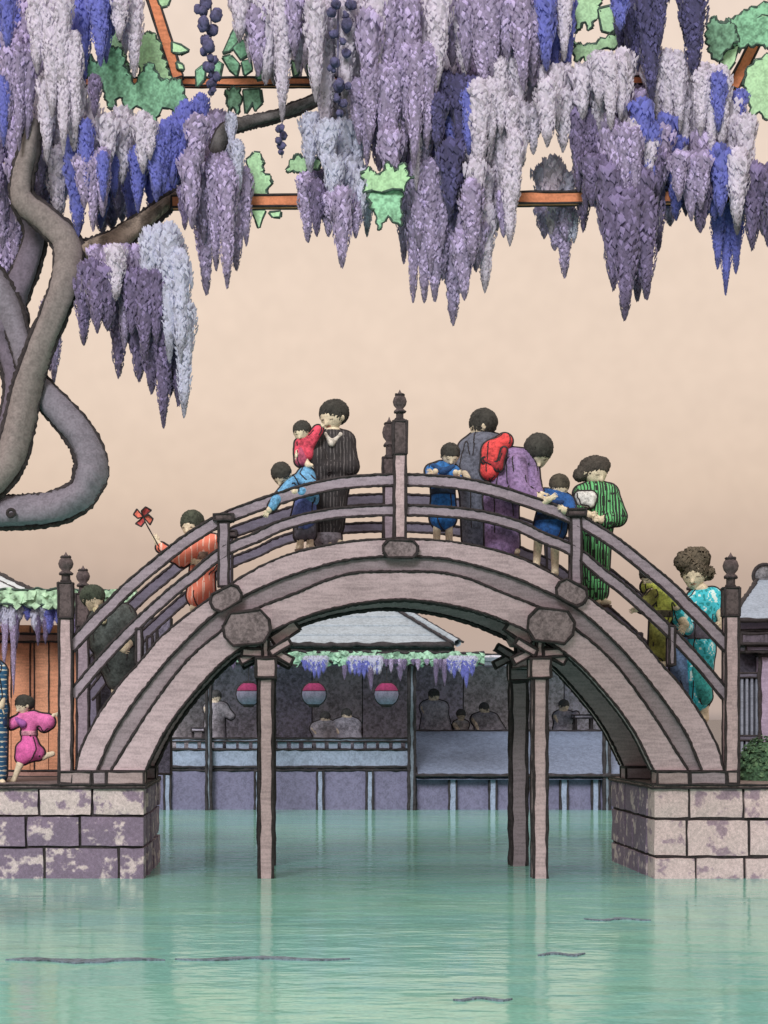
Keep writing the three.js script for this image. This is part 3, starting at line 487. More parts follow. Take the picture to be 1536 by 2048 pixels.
// leaves
function leaf(parent, poly, d, color, r = 3.2, tilt = [0, 0], off = vine.position) {
  if (poly.length > 6) poly = poly.flatMap(([x, y], i) => { const [u, v] = poly[(i + 1) % poly.length], L = Math.hypot(u - x, v - y), n = L > 14 ? Math.min(4, Math.round(L / 8)) : 1, o = []; for (let k = 0; k < n; k++) { const f = k / n, j = k ? (k % 2 ? 1 : -0.6) * Math.min(4, L * 0.14) * (0.5 + hash(Math.round(x), Math.round(y) + k, 3)) : 0; o.push([x + (u - x) * f - (v - y) / L * j, y + (v - y) * f + (u - x) / L * j]); } return o; });
  const pts = poly.map(([x, y]) => P(x, y, d)), cx = pts.reduce((s, p) => s + p.x, 0) / pts.length, cy = pts.reduce((s, p) => s + p.y, 0) / pts.length, sc = d / F;
  const dz = (p) => (p.x - cx) * tilt[0] + (p.y - cy) * tilt[1];
  const g = plate(pts, -0.012, 0.012), a = g.attributes.position; for (let i = 0; i < a.count; i++) a.setZ(i, a.getZ(i) + CD - d + dz({ x: a.getX(i), y: a.getY(i) })); g.computeVertexNormals();
  const edge = pts.map((p) => new THREE.Vector3(p.x, p.y, CD - d + dz(p))), e = [];
  for (let i = 0; i < edge.length; i++) { e.push(rod(edge[i], edge[(i + 1) % edge.length], r * sc)); }
  [g, ...e].forEach((q) => q.translate(...off.clone().negate().toArray()));
  return mesh('leaf', g, color, parent, e, LINK);
}
const LINK = mat(66, 84, 76, ROUGH), GM = mat(134, 184, 150, ROUGH), GL = mat(176, 212, 168, GRAIN), GD = mat(122, 162, 134, ROUGH);
const LEAVES = [
  [GL, 15.35, [[205, 118], [216, 68], [226, 52], [240, 74], [252, 112], [262, 150], [240, 165], [212, 160]], [0.2, 0.3]],
  [GL, 15.4, [[272, 100], [284, 74], [298, 68], [312, 72], [326, 108], [338, 140], [344, 160], [318, 162], [300, 146], [280, 150]], [-0.2, 0.2]],
  [GM, 15.2, [[170, 150], [176, 130], [182, 112], [193, 128], [206, 112], [226, 100], [246, 108], [256, 140], [268, 172], [284, 150], [296, 134], [309, 136], [318, 160], [334, 162], [362, 165], [369, 182], [372, 206], [356, 212], [350, 226], [337, 214], [324, 212], [318, 224], [304, 246], [294, 234], [284, 212], [272, 207], [252, 226], [244, 214], [246, 192], [238, 190], [222, 212], [214, 206], [206, 176], [196, 154]], [0.15, 0.4]],
  [GL, 15.45, [[344, 84], [364, 92], [378, 102], [360, 108], [346, 104]], [0.2, 0]], [GL, 15.45, [[352, 124], [366, 130], [368, 140], [356, 138]], [0, 0]], [GL, 15.45, [[314, -10], [345, -10], [334, 10], [322, 14]], [0, 0.3]],
  [GM, 15.4, [[446, 102], [462, 72], [476, 48], [484, 52], [478, 78], [462, 100]], [0.3, 0.2]], [GM, 15.38, [[466, 96], [486, 82], [502, 90], [500, 108], [482, 118]], [0, 0.3]], [GM, 15.36, [[446, 116], [462, 112], [478, 128], [474, 152], [460, 140]], [-0.2, 0]], [GM, 15.42, [[392, 142], [410, 130], [408, 160], [394, 172]], [0, 0.2]], [GM, 15.44, [[430, 120], [446, 130], [440, 160], [428, 150]], [0.2, 0]], [GM, 15.4, [[484, 124], [500, 120], [504, 140], [490, 150]], [0, 0]],
  [GD, 15.6, [[452, 180], [480, 178], [482, 205], [474, 228], [466, 212], [458, 226], [454, 200]], [0.1, 0.1]], [GD, 15.6, [[486, 182], [520, 180], [524, 205], [510, 222], [506, 205], [492, 226]], [-0.1, 0.1]],
  [GM, 15.5, [[516, 128], [524, 136], [526, 158], [514, 160]], [0, 0]], [GL, 15.5, [[582, 122], [592, 124], [598, 148], [588, 152]], [0, 0]], [GL, 15.5, [[614, 132], [624, 122], [632, 148], [618, 152]], [0, 0]],
  [GL, 15.3, [[494, 322], [508, 308], [520, 310], [528, 326], [524, 346], [540, 352], [545, 366], [532, 380], [542, 394], [518, 402], [496, 398]], [0.1, 0.2]],
  [GL, 15.3, [[572, 338], [580, 320], [598, 310], [614, 318], [626, 312], [640, 328], [636, 340], [622, 338], [606, 346], [592, 342]], [0.2, 0.4]],
  [GL, 15.28, [[504, 422], [530, 422], [524, 436], [518, 456], [512, 440]], [0, 0]], [GL, 15.28, [[538, 424], [562, 424], [560, 434], [546, 434]], [0, 0]],
  [GL, 14.86, [[722, 345], [738, 334], [752, 350], [766, 344], [776, 326], [788, 342], [806, 330], [812, 334], [814, 354], [828, 356], [812, 364], [808, 382], [806, 378], [726, 382], [732, 366]], [0.1, 0.3]],
  [GM, 14.9, [[734, 376], [808, 374], [802, 404], [803, 452], [786, 446], [776, 430], [770, 444], [756, 462], [752, 430], [740, 416]], [-0.1, -0.2]],
  [GL, 15.3, [[1150, -10], [1200, -10], [1200, 22], [1186, 52], [1176, 58], [1172, 42], [1152, 64]], [0.1, 0.2]],
  [GL, 15.3, [[1144, 84], [1164, 92], [1184, 90], [1216, 74], [1240, 62], [1246, 84], [1224, 98], [1206, 96], [1192, 108], [1178, 132], [1170, 112], [1150, 120]], [0, 0.3]],
  [GL, 15.3, [[1196, 20], [1236, 10], [1240, 50], [1220, 64], [1204, 60]], [0, 0.2]],
  [GD, 15.2, [[1412, 52], [1428, 36], [1442, 50], [1456, 44], [1470, 60], [1476, 84], [1452, 98], [1440, 118], [1426, 112], [1412, 84]], [0.1, 0.3]],
  [GM, 15.25, [[1440, 46], [1470, 34], [1500, 18], [1550, 6], [1550, 96], [1520, 88], [1490, 92], [1470, 104], [1462, 70]], [0, 0.2]],
  [GL, 15.26, [[1484, 60], [1520, 40], [1550, 44], [1550, 84], [1500, 80]].map(([x, y]) => [x, y - 6]), [0, 0.4]],
  [GL, 15.3, [[1440, 120], [1456, 100], [1474, 96], [1468, 124], [1450, 150], [1444, 140]], [0.2, 0.2]],
  [GL, 15.3, [[1488, 160], [1494, 138], [1508, 124], [1550, 108], [1550, 240], [1530, 234], [1520, 220], [1506, 238], [1500, 206], [1490, 186]], [0.1, 0.2]],
];
LEAVES.forEach(([c, d, p, t]) => leaf(vine, p, d, c, 3.6, t));
// trunk and stems
function stem(name, pts, m, parent = vine, off = vine.position, ink = 0.026) {  // points [px, py, depth, radius px]
  const c = new THREE.CatmullRomCurve3(pts.map(([x, y, d]) => P(x, y, d)), false, 'centripetal'), rad = new THREE.CatmullRomCurve3(pts.map(([, , d, r]) => new THREE.Vector3(r * d / F, 0, 0)), false, 'centripetal');
  const n = pts.length * 9, seg = 14, pos = [], idx = [], e = [[], []];
  for (let i = 0; i <= n; i++) {
    const t = i / n, p = c.getPoint(t), tg = c.getTangent(t), r0 = rad.getPoint(t).x, s = new THREE.Vector3(tg.y, -tg.x, 0).normalize(), b = tg.clone().cross(s).normalize();
    for (let j = 0; j < seg; j++) { const a = j / seg * Math.PI * 2, r = r0 * (1 + 0.1 * Math.sin(a * 3 + t * 9) + 0.07 * Math.sin(a * 5 - t * 23) + 0.08 * (hash(i, j, 4) - 0.5)); const v = p.clone().addScaledVector(s, Math.cos(a) * r).addScaledVector(b, Math.sin(a) * r); pos.push(v.x, v.y, v.z); }
    for (const q of [0, 1]) e[q].push(p.clone().addScaledVector(s, (q ? -1 : 1) * r0 * 0.97).addScaledVector(b, r0 * 0.1));
  }
  for (let i = 0; i < n; i++) for (let j = 0; j < seg; j++) { const a = i * seg + j, b = i * seg + (j + 1) % seg; idx.push(a, b, a + seg, b, b + seg, a + seg); }
  const g = new THREE.BufferGeometry(); g.setAttribute('position', new THREE.Float32BufferAttribute(pos, 3)); g.setIndex(idx); g.computeVertexNormals();
  const inks = e.map((q) => line(q.filter((_, i) => i % 2 === 0), ink)); [g, ...inks].forEach((q) => q.translate(...off.clone().negate().toArray()));
  return mesh(name, g, m, parent, inks, INK);
}
const BK = mat(122, 112, 110, GRAIN), BKD = mat(98, 89, 102, GRAIN), BKG = mat(114, 108, 118, GRAIN), BKX = mat(92, 88, 88, BARK);
stem('trunk', [[66, 240, 15.3, 14], [58, 300, 15.3, 19], [46, 350, 15.3, 20], [46, 398, 15.3, 21], [92, 440, 15.3, 24], [134, 486, 15.28, 27], [134, 548, 15.26, 26], [108, 626, 15.26, 25], [78, 700, 15.28, 26], [52, 780, 15.3, 28], [36, 860, 15.3, 30], [14, 930, 15.3, 31], [-40, 985, 15.3, 34], [-140, 1060, 15.4, 40], [-250, 1250, 15.5, 50], [-330, 1610, 15.5, 70]], BK);
stem('stem', [[40, 400, 15.55, 18], [70, 460, 15.6, 20], [52, 540, 15.6, 24], [20, 610, 15.6, 30], [20, 690, 15.6, 30], [34, 760, 15.55, 26], [22, 850, 15.5, 24], [-10, 920, 15.5, 26], [-90, 1010, 15.5, 28]], BKD);
stem('stem', [[-40, 520, 15.5, 24], [10, 600, 15.5, 26], [40, 680, 15.46, 20], [58, 740, 15.44, 20], [88, 786, 15.42, 24], [132, 836, 15.4, 27], [168, 884, 15.38, 28], [182, 936, 15.36, 30], [164, 986, 15.36, 30], [112, 1016, 15.38, 31], [40, 1024, 15.4, 31], [-60, 1028, 15.42, 32], [-160, 1080, 15.5, 34]], BKG);
stem('branch', [[150, 506, 15.34, 20], [200, 498, 15.36, 24], [252, 470, 15.4, 20], [300, 434, 15.44, 17], [350, 396, 15.5, 12], [390, 370, 15.6, 9]], mat(140, 124, 112, BARK));
stem('branch', [[402, 350, 15.3, 8], [430, 305, 15.2, 13], [450, 262, 15.2, 14], [490, 247, 15.3, 12], [552, 232, 15.4, 11], [600, 213, 15.4, 11], [648, 192, 15.4, 10], [700, 168, 15.5, 8]], BKX, vine, vine.position, 0.016);
{ const g = new THREE.TorusGeometry(0.028, 0.013, 6, 12); const k = P(22, 1026, 15.24); mesh('knot', [g.translate(k.x, k.y, k.z).translate(...vine.position.clone().negate().toArray())], INK, vine); }
// ------------------------------------------------------------------ the trellis that carries it
{
  const t = thing('wooden_trellis', 'orange brown pole trellis showing between the drooping wisteria flowers', 'trellis', [X(-380, 15.4), 0.9, CD - 15.4]), off = t.position.clone().negate(), m = mat(196, 122, 88, WOOD);
  const pole = (a, b, w, n = 'pole') => { const [g, e] = bar(a, b, w, w, undefined, 0.009); [g, ...e].forEach((q) => q.translate(off.x, off.y, off.z)); mesh(n, g, m, t, e); };
  pole(P(344, 406, 15.4), P(900, 400, 15.2), 0.085); pole(P(905, 399, 15.2), P(1900, 391, 15.2), 0.085); pole(P(-420, 168, 15.7), P(1900, 160, 15.7), 0.06);
  pole(P(296, -30, 15.5), P(356, 158, 15.5), 0.085); pole(P(1522, 60, 15.5), P(1464, 178, 15.5), 0.085);
  for (const [px, d] of [[-390, 15.5], [1840, 15.5]]) pole(new THREE.Vector3(X(px, d), 0.88, CD - d), P(px, -40, d), 0.16, 'post');
}
// ------------------------------------------------------------------ leafy far trellis, houses and shrub
function leafBand(name, parent, px0, px1, py0, py1, d, m, thick, n, size, off, m2) {   // a long leafy canopy: many small leaves round a core
  const gs = [], s = d / F, put = (g) => gs.push(g.translate(-off.x, -off.y, -off.z));
  for (let i = 0; i < n; i++) {
    const p = P(rr(px0, px1), rr(py0 + 3, py1 - 2), d), q = size * s * rr(0.7, 1.3), g = new THREE.BufferGeometry();
    g.setAttribute('position', new THREE.Float32BufferAttribute([-q, 0, 0, 0, -q * 0.8, q * 0.2, 0, q * 0.5, q * 0.25, q, 0, 0, 0, q * 0.5, q * 0.25, 0, -q * 0.8, q * 0.2], 3)); g.computeVertexNormals();
    g.rotateZ(rr(-0.6, 0.6)).rotateX(rr(-0.5, 0.4)).rotateY(rr(-0.6, 0.6)).translate(p.x, p.y, p.z + thick / 2 + rr(-0.02, 0.05)); put(g);
  }
  const c0 = P(px0, py1 - 4, d), c1 = P(px1, py0 + 3, d), top = [], bot = [], N = Math.round((px1 - px0) / 16);
  for (let i = 0; i <= N; i++) { const f = i / N, xx = c0.x + (c1.x - c0.x) * f; top.push(new THREE.Vector3(xx, c1.y + (hash(i, 5) - 0.3) * 6 * s, 0)); bot.push(new THREE.Vector3(xx, c0.y - (hash(i, 6) - 0.4) * 9 * s, 0)); }
  const core = plate([...top, ...bot.slice().reverse()], c0.z - thick / 2, c0.z + thick / 2); put(core);
  const zs = (l) => l.map((p) => new THREE.Vector3(p.x - off.x, p.y - off.y, c0.z + thick / 2 - off.z));
  return mesh(name, gs, m, parent, [line(zs(top), 2.4 * s), line(zs(bot), 2.6 * s)], m2 ?? INKF);
}
function fringe(parent, list, d, off) { for (const [k, x, a, b, w] of list) { const o = raceme(k, x, a, b, w, d); o.position.sub(off); o.name = 'flower_raceme'; parent.add(o); } }
const EAVE = mat(150, 190, 166, ROUGH_FAR), EAVL = mat(172, 204, 172, ROUGH_FAR);
{
  const D = 36.2, t = thing('wisteria_trellis', 'leafy green trellis with lavender wisteria tufts under the grey pavilion roof', 'trellis', [X(560, D), 0, CD - D]), off = t.position;
  leafBand('leaf_canopy', t, 380, 966, 1303, 1330, D, EAVE, 0.5, 260, 9, off);
  for (const p of [532, 1040]) inkBox('post', t, [X(p, D) - off.x - 0.05, X(p, D) - off.x + 0.05, -0.4, Y(1318, D), -0.3, -0.2], FPOST, 0.02, INKF);
  mesh('pole', box(X(380, D) - off.x, X(1045, D) - off.x, Y(1322, D), Y(1314, D), -0.3, -0.2), FPOST, t);
  const fr = [];
  for (let x = 440; x < 962; x += 9) { const big = (x > 696 && x < 762) || (x > 606 && x < 650) || (x > 892 && x < 945); if (big || rnd() < 0.5) fr.push([big ? 'B' : x % 2 ? 'D' : 'M', x, 1318, (big ? 1346 : 1334) + rr(-6, 12), big ? 18 : 13]); if (big) fr.push(['L', x + 3, 1312, 1340 + rr(-4, 8), 20]); }
  for (const x of [872, 888]) fr.push(['D', x, 1322, 1372, 13]); fr.push(['B', 932, 1326, 1376, 16], ['D', 741, 1330, 1382, 15], ['D', 800, 1330, 1362, 14], ['D', 690, 1330, 1360, 12]);
  fringe(t, fr, D - 0.35, off);
}
{ // warm wooden house beside the bridge foot
  const D = 25, t = thing('wooden_house', 'orange brown boarded house with a leafy wisteria eave by the bridge foot', 'house', [X(60, D), 1.02, CD - D]), off = t.position, xl = (p, d = D) => X(p, d) - off.x, yl = (p, d = D) => Y(p, d) - off.y;
  const xs = [-330, -270, -210, -150, -92, -36, 22, 60, 68, 97, 128, 156, 176], cols = [mat(196, 138, 108, WOOD), mat(188, 130, 102, WOOD), mat(202, 146, 116, WOOD)];
  for (let i = 0; i < xs.length - 1; i++) mesh('board', box(xl(xs[i] + 0.7), xl(xs[i + 1] - 0.7), 0, yl(1250), -0.1, (hash(i, 9) - 0.5) * 0.02), cols[i % 3], t, [rod(new THREE.Vector3(xl(xs[i] + 0.4), yl(1252), 0.004), new THREE.Vector3(xl(xs[i] + 0.4), yl([1552, 1430, 1395, 1410][i % 4]), 0.004), 0.009)]);
  inkBox('top_beam', t, [xl(-330), xl(180), yl(1284), yl(1268), -0.05, 0.05], mat(150, 116, 108, WOOD), 0.016);
  inkBox('foot_beam', t, [xl(-330), xl(180), 0, yl(1541), -0.05, 0.035], mat(150, 116, 108, WOOD), 0.014);
  inkBox('corner_post', t, [xl(177), xl(196), 0, yl(1240), -0.14, 0.04], mat(112, 106, 124, GRAIN), 0.02);
  mesh('core', box(xl(-330), xl(176), 0, yl(1255), -2.2, -0.12), INK, t);
  for (let i = 0; i < 5; i++) inkBox('side_panel', t, [xl(199 + i * 29, 26.4), xl(226 + i * 29, 26.4), 0, yl(1236, 26.4), -1.5 - 0.05, -1.4], [mat(108, 102, 120, ROUGH), mat(96, 92, 104, ROUGH)][i % 2], 0.014);
  leafBand('leaf_canopy', t, -330, 272, 1179, 1217, D - 0.5, EAVL, 0.5, 240, 10, off, LINK);
  const fr = []; for (let x = -320; x < 178; x += 15) { fr.push([['L', 'B', 'L'][Math.floor(rnd() * 3)], x, 1206, 1252 + rr(-12, 14), 30]); if (rnd() < 0.7) fr.push(['D', x + 6, 1225, 1284 + rr(-14, 14), 18]); if (rnd() < 0.3) fr.push(['M', x + 2, 1230, 1350 + rr(-20, 40), 16]); }  // long mauve racemes added for dark drips of eave shadow and wisteria
  fringe(t, fr, D - 0.62, off);
  const E = [[-330, 1186], [76, 1186], [-20, 1140], [-330, 1140]].map(([p, q], i) => new THREE.Vector3(xl(p, i > 1 ? D + 3 : D), yl(q, i > 1 ? D + 3 : D), i > 1 ? -3 : 0));
  const g = new THREE.BufferGeometry().setFromPoints([E[0], E[1], E[2], E[0], E[2], E[3]]); g.computeVertexNormals();
  mesh('roof', [g, g.clone().translate(0, -0.06, 0)], mat(196, 202, 206, GRAIN), t, [rod(E[1], E[2], 0.035), rod(E[0], E[1], 0.02), rod(E[1].clone().add(new THREE.Vector3(-0.16, 0, 0.02)), E[2].clone().add(new THREE.Vector3(-0.16, -0.02, 0.02)), 0.016)]);
}
{ // small tiled house behind the other end
  const D = 28, t = thing('tiled_house', 'blue grey tiled house with purple walls and a slatted screen behind the end post', 'house', [X(1600, D), 1.02, CD - D]), off = t.position, xl = (p, d = D) => X(p, d) - off.x, yl = (p, d = D) => Y(p, d) - off.y, v = (p, q, z) => new THREE.Vector3(xl(p, D - z), yl(q, D - z), z);
  const face = (...p) => { const q = []; for (let i = 1; i < p.length - 1; i++) q.push(p[0], p[i], p[i + 1]); const g = new THREE.BufferGeometry().setFromPoints(q); g.computeVertexNormals(); return g; };
  const a = v(1464, 1234, 0.2), b = v(1800, 1130, 0.2), c = v(1800, 1120, -2), d2 = v(1522, 1158, -2);
  const rf = mesh('roof', [face(v(1462, 1238, 0.3), v(1800, 1238, 0.3), v(1800, 1156, -2), v(1516, 1156, -2)), face(v(1462, 1238, 0.3), v(1516, 1156, -2), v(1464, 1230, -4.5))], mat(138, 148, 162, GRAIN), t, [rod(v(1462, 1238, 0.3), v(1516, 1156, -2), 0.035), rod(v(1462, 1240, 0.3), v(1800, 1240, 0.3), 0.03)]);
  mesh('ridge_ornament', new THREE.SphereGeometry(0.16, 14, 10).scale(1.1, 1, 0.9).translate(v(1526, 1152, -2).x, v(1526, 1152, -2).y, -2), mat(112, 110, 114, ROUGH), rf, [new THREE.TorusGeometry(0.17, 0.025, 6, 18).translate(v(1526, 1152, -2).x, v(1526, 1152, -2).y, -1.9)]);
  mesh('ridge', new THREE.TubeGeometry(new THREE.LineCurve3(v(1526, 1158, -2), v(1800, 1158, -2)), 6, 0.1, 6), mat(112, 110, 120, ROUGH), rf);
  inkBox('gable_board', t, [xl(1468), xl(1800), yl(1262), yl(1242), -0.3, 0.1], mat(116, 106, 126, WOOD), 0.025);
  inkBox('eave_beam', t, [xl(1476), xl(1800), yl(1288), yl(1268), -0.4, 0.16], mat(82, 74, 84, ROUGH), 0.025);
  inkBox('eave_beam', t, [xl(1490), xl(1800), yl(1304), yl(1291), -0.3, 0.05], mat(126, 114, 134, WOOD), 0.022);
  inkBox('wall_panel', t, [xl(1523), xl(1800), 0, yl(1309), -0.5, -0.1], mat(146, 130, 150, WOOD), 0.03);
  mesh('dark_panel', box(xl(1470), xl(1521), 0, yl(1306), -0.6, -0.3), mat(72, 68, 80, ROUGH), t);
  for (let i = 0; i < 5; i++) mesh('slat', box(xl(1477 + i * 10), xl(1482 + i * 10), 0.1, yl(1352), -0.24, -0.16), mat(116, 120, 132, WOOD), t);
  for (const q of [1350, 1476]) inkBox('screen_rail', t, [xl(1472), xl(1520), yl(q) - 0.03, yl(q) + 0.03, -0.26, -0.14], mat(84, 80, 92, WOOD), 0.012);
}
{ // clipped shrub
  const D = 23.6, c = P(1535, 1540, D), t = thing('clipped_shrub', 'rounded green clipped shrub on the stone edge behind the end post', 'shrub', [c.x, 1.03, c.z]), gs = [], rx = 0.37, ry = 0.5;
  const pal = [];
  for (let i = 0; i < 1500; i++) { const u = rr(-1, 1), a = rr(0, 6.283), w = Math.sqrt(1 - u * u), n = new THREE.Vector3(Math.cos(a) * w, Math.abs(u), Math.sin(a) * w), q = rr(0.022, 0.04), g = new THREE.BufferGeometry(); g.setAttribute('position', new THREE.Float32BufferAttribute([-q, 0, 0, 0, -q * 0.7, 0, 0, q * 0.7, q * 0.3, q, 0, 0, 0, q * 0.7, q * 0.3, 0, -q * 0.7, 0], 3)); g.computeVertexNormals(); g.rotateZ(rr(0, 6)).applyQuaternion(new THREE.Quaternion().setFromUnitVectors(new THREE.Vector3(0, 0, 1), n.clone().add(new THREE.Vector3(rr(-0.4, 0.4), rr(-0.2, 0.5), rr(-0.4, 0.4))).normalize())); const k = 0.93 + 0.08 * Math.sin(a * 5) + rr(-0.06, 0.06); g.translate(n.x * rx * k, Math.pow(n.y, 0.7) * ry * k, n.z * rx * k); (pal[i % 3] ??= []).push(g); }
  const core = new THREE.SphereGeometry(0.9, 20, 12, 0, 6.283, 0, 1.571).scale(rx, ry, rx); pal[0].push(core);
  [mat(86, 122, 90, ROUGH), mat(74, 106, 80, ROUGH), mat(108, 142, 104, ROUGH)].forEach((m, i) => mesh('foliage', pal[i], m, t));
  mesh('stem', new THREE.CylinderGeometry(0.04, 0.05, 0.2, 8).translate(0, 0.08, 0), BKX, t);
}
// ------------------------------------------------------------------ people
function stripes(base, lines, period, w, vertical = true, s = 1) { return tex(256, (i, j) => { const u = (vertical ? i : j) / 256 * period, q = (vertical ? j : i) / 256, f = ((u + 0.25 * vnoise(q * 9, Math.floor(u), 9, s)) % 1 + 1) % 1, on = f < w * (0.6 + 0.8 * hash(Math.floor(u), 3, s)) && vnoise(q * 14, Math.floor(u) * 3, 14, s + 2) > 0.2; const g = 1 + 0.12 * (hash(i, j, s) - 0.5); return (on ? lines : base).map((c) => c * g); }); }
const clothM = (t, m = 0.6) => new THREE.MeshStandardMaterial({ map: rep(t, m), color: new THREE.Color(1, 1, 1), roughness: 0.92, side: THREE.DoubleSide });
const SKINM = mat(244, 226, 196, GRAIN, { vc: 1 }), HAIRM = mat(58, 56, 52, ROUGH), SANDAL = mat(90, 74, 64, GRAIN);
const cols = {};
function person(o) {
  const d = o.d, s = d / F, base = new THREE.Vector3(X(o.foot[0], d), Y(o.foot[1], d), CD - d);
  const t = thing('person', o.label, 'person', base.toArray(), o.group), Q = (x, y, z = 0) => [X(x, d) - base.x, Y(y, d) - base.y, z * s];
  const cap = (c, extra) => { const [x0, y0, z0, r0, x1, y1, z1, r1] = c.length === 4 ? [...c, ...c] : c; return { a: Q(x0, y0, z0), ra: r0 * s, b: Q(x1, y1, z1), rb: r1 * s, ...extra }; };
  const W = [1, 1, 1], prims = [], fine = [], far = d > 30, cell = (far ? 2.6 : 2.1) * s;
  const hd = o.head, r = hd.r * s, c = new THREE.Vector3(...Q(...hd.c)), f = new THREE.Vector3(...hd.f).normalize(), side = new THREE.Vector3(0, 1, 0).cross(f).normalize(), up = f.clone().cross(side).normalize();
  const at = (ff, uu, ss) => c.clone().addScaledVector(f, ff * r).addScaledVector(up, uu * r).addScaledVector(side, ss * r).toArray();
  const hp = (a, b, ra, rb, col = W, k = 0.12) => ({ a: at(...a), b: at(...b), ra: ra * r, rb: rb * r, col, k: k * r });
  const face = [hp([-0.1, 0.12, 0], [0.02, 0.02, 0], 0.9, 0.88), hp([0.3, -0.5, 0], [0.34, -0.62, 0], 0.56, 0.5, W, 0.3), hp([0.84, -0.05, 0], [1.0, -0.26, 0], 0.1, 0.15), hp([-0.05, -0.1, 0.86], [-0.05, -0.28, 0.86], 0.16, 0.12), hp([-0.05, -0.1, -0.86], [-0.05, -0.28, -0.86], 0.16, 0.12)];
  const dk = [0.1, 0.09, 0.09], lip = [0.62, 0.3, 0.28];
  if (!far) face.push(hp([0.78, -0.02, 0.26], [0.74, -0.02, 0.44], 0.085, 0.07, dk, 0), hp([0.78, -0.02, -0.26], [0.74, -0.02, -0.44], 0.085, 0.07, dk, 0), hp([0.8, 0.16, 0.24], [0.72, 0.18, 0.48], 0.05, 0.04, dk, 0), hp([0.8, 0.16, -0.24], [0.72, 0.18, -0.48], 0.05, 0.04, dk, 0), hp([0.83, -0.55, 0.07], [0.83, -0.55, -0.07], 0.06, 0.06, lip, 0));
  const bodyGeos = [surfaceNet(face, r * (far ? 0.15 : 0.085), 0.02)];
  const sh = o.torso[0], neck = { a: at(-0.1, -0.5, 0), b: Q(sh[0], sh[1], sh[2] ?? 0), ra: r * 0.4, rb: r * 0.46, col: W };
  prims.push(neck); for (const q of o.body ?? []) prims.push(cap(q, { col: W }));
  for (let i = 0; i < o.torso.length - 1; i++) { const a = o.torso[i], b = o.torso[i + 1]; prims.push({ a: Q(a[0], a[1], a[2]), b: Q(b[0], b[1], b[2]), ra: a[3] * s * 0.72, rb: b[3] * s * 0.72, col: W }); }
  for (const l of [...(o.arms ?? []), ...(o.legs ?? [])]) for (let i = 0; i < l.length - 1; i++) prims.push({ a: Q(l[i][0], l[i][1], l[i][2]), b: Q(l[i + 1][0], l[i + 1][1], l[i + 1][2]), ra: l[i][3] * s, rb: l[i + 1][3] * s, col: W });
  for (const l of o.legs ?? []) { const e = l[l.length - 1], dir = o.toe ?? [0.5, 0.1, 0.85]; prims.push({ a: Q(e[0], e[1], e[2]), b: Q(e[0] + dir[0] * e[3] * 2.4, e[1] + 2 - dir[1] * 0, e[2] + dir[2] * e[3] * 2.4), ra: e[3] * s, rb: e[3] * 0.62 * s, col: W }); }
  bodyGeos.push(surfaceNet(prims, cell, 3 * s));
  for (const [w, dir, L] of o.hands ?? []) {
    const a = new THREE.Vector3(...Q(...w)), n0 = new THREE.Vector3(0, 0, 1), dd = new THREE.Vector3(dir[0], dir[1], dir[2] ?? 0).normalize(); if (Math.abs(dd.z) > 0.85) n0.set(0, 1, 0);
    const sd = dd.clone().cross(n0).normalize(), nn = sd.clone().cross(dd).normalize(), l = L * s, h = [], pt = (x, y, z) => a.clone().addScaledVector(dd, x * l).addScaledVector(sd, y * l).addScaledVector(nn, z * l).toArray(), add = (p, q, ra, rb, k = 0.06) => h.push({ a: pt(...p), b: pt(...q), ra: ra * l, rb: rb * l, col: W, k: k * l });
    add([-0.2, 0, 0], [0.05, 0, 0], 0.17, 0.17); add([0.08, 0.11, 0], [0.42, 0.14, -0.02], 0.13, 0.11, 0.1); add([0.08, -0.1, 0], [0.42, -0.13, -0.02], 0.13, 0.1, 0.1);
    [[0.21, 0.9], [0.075, 1], [-0.07, 0.95], [-0.2, 0.76]].forEach(([q, m]) => { add([0.42, q * 0.85, -0.02], [0.42 + 0.24 * m, q * 1.15, -0.05], 0.07, 0.064, 0.03); add([0.42 + 0.24 * m, q * 1.15, -0.05], [0.42 + 0.46 * m, q * 1.25, -0.2], 0.064, 0.05, 0.02); });
    add([0.12, 0.16, 0], [0.32, 0.34, -0.06], 0.085, 0.07, 0.05); add([0.32, 0.34, -0.06], [0.5, 0.36, -0.14], 0.07, 0.055, 0.02);
    bodyGeos.push(surfaceNet(h, Math.max(l * 0.05, 0.0045), 0.004));
  }
  mesh('body', bodyGeos, o.skin ?? SKINM, t);
  // hair
  const hr = o.hair ?? {}, hs = hr.size ?? 1;
  const H0 = [hp([-0.16, 0.22, 0], [-0.1, 0.16, 0], 0.98 * hs, 0.96 * hs), ...(hr.extra ?? []).map((q) => cap(q, { k: 3 * s })), { ...hp([0.95, -0.45, 0], [1.2, -0.9, 0], hr.cut ?? 0.82, 1), sub: true }, { ...hp([0.1, -1.0, 0], [0.3, -1.4, 0], 0.62, 0.8), sub: true }];
  const hg = surfaceNet(H0, r * 0.11, 0.02); rough(hg, r * (hr.rough ?? 0.1)); mesh('hair', hg, hr.m ?? HAIRM, t);
  for (const q of o.wear) {
    const g = surfaceNet(q.caps.map((e) => cap(e, e.k ? { k: e.k } : {})), cell * (q.fine ?? 1), (q.k ?? 7) * s, q.slab && [Y(q.slab[0], d) - base.y, q.slab[1] * s]);
    mesh(q.n, g, q.m, t, q.inked === false ? null : [...inkContour(g, (q.pr ?? (far ? 2.4 : 3)) * s), ...(far ? [] : [[0.86, 0.15, 0.48], [-0.8, 0.2, 0.57]].flatMap((v, i) => inkContour(g, 1.4 * s, v, (x, y, nz) => nz > 0.2 && vnoise(x * 9 + 50, y * 6 + 50, 997, 31 + i) > 0.52)))], far ? INKF : INK);
  }
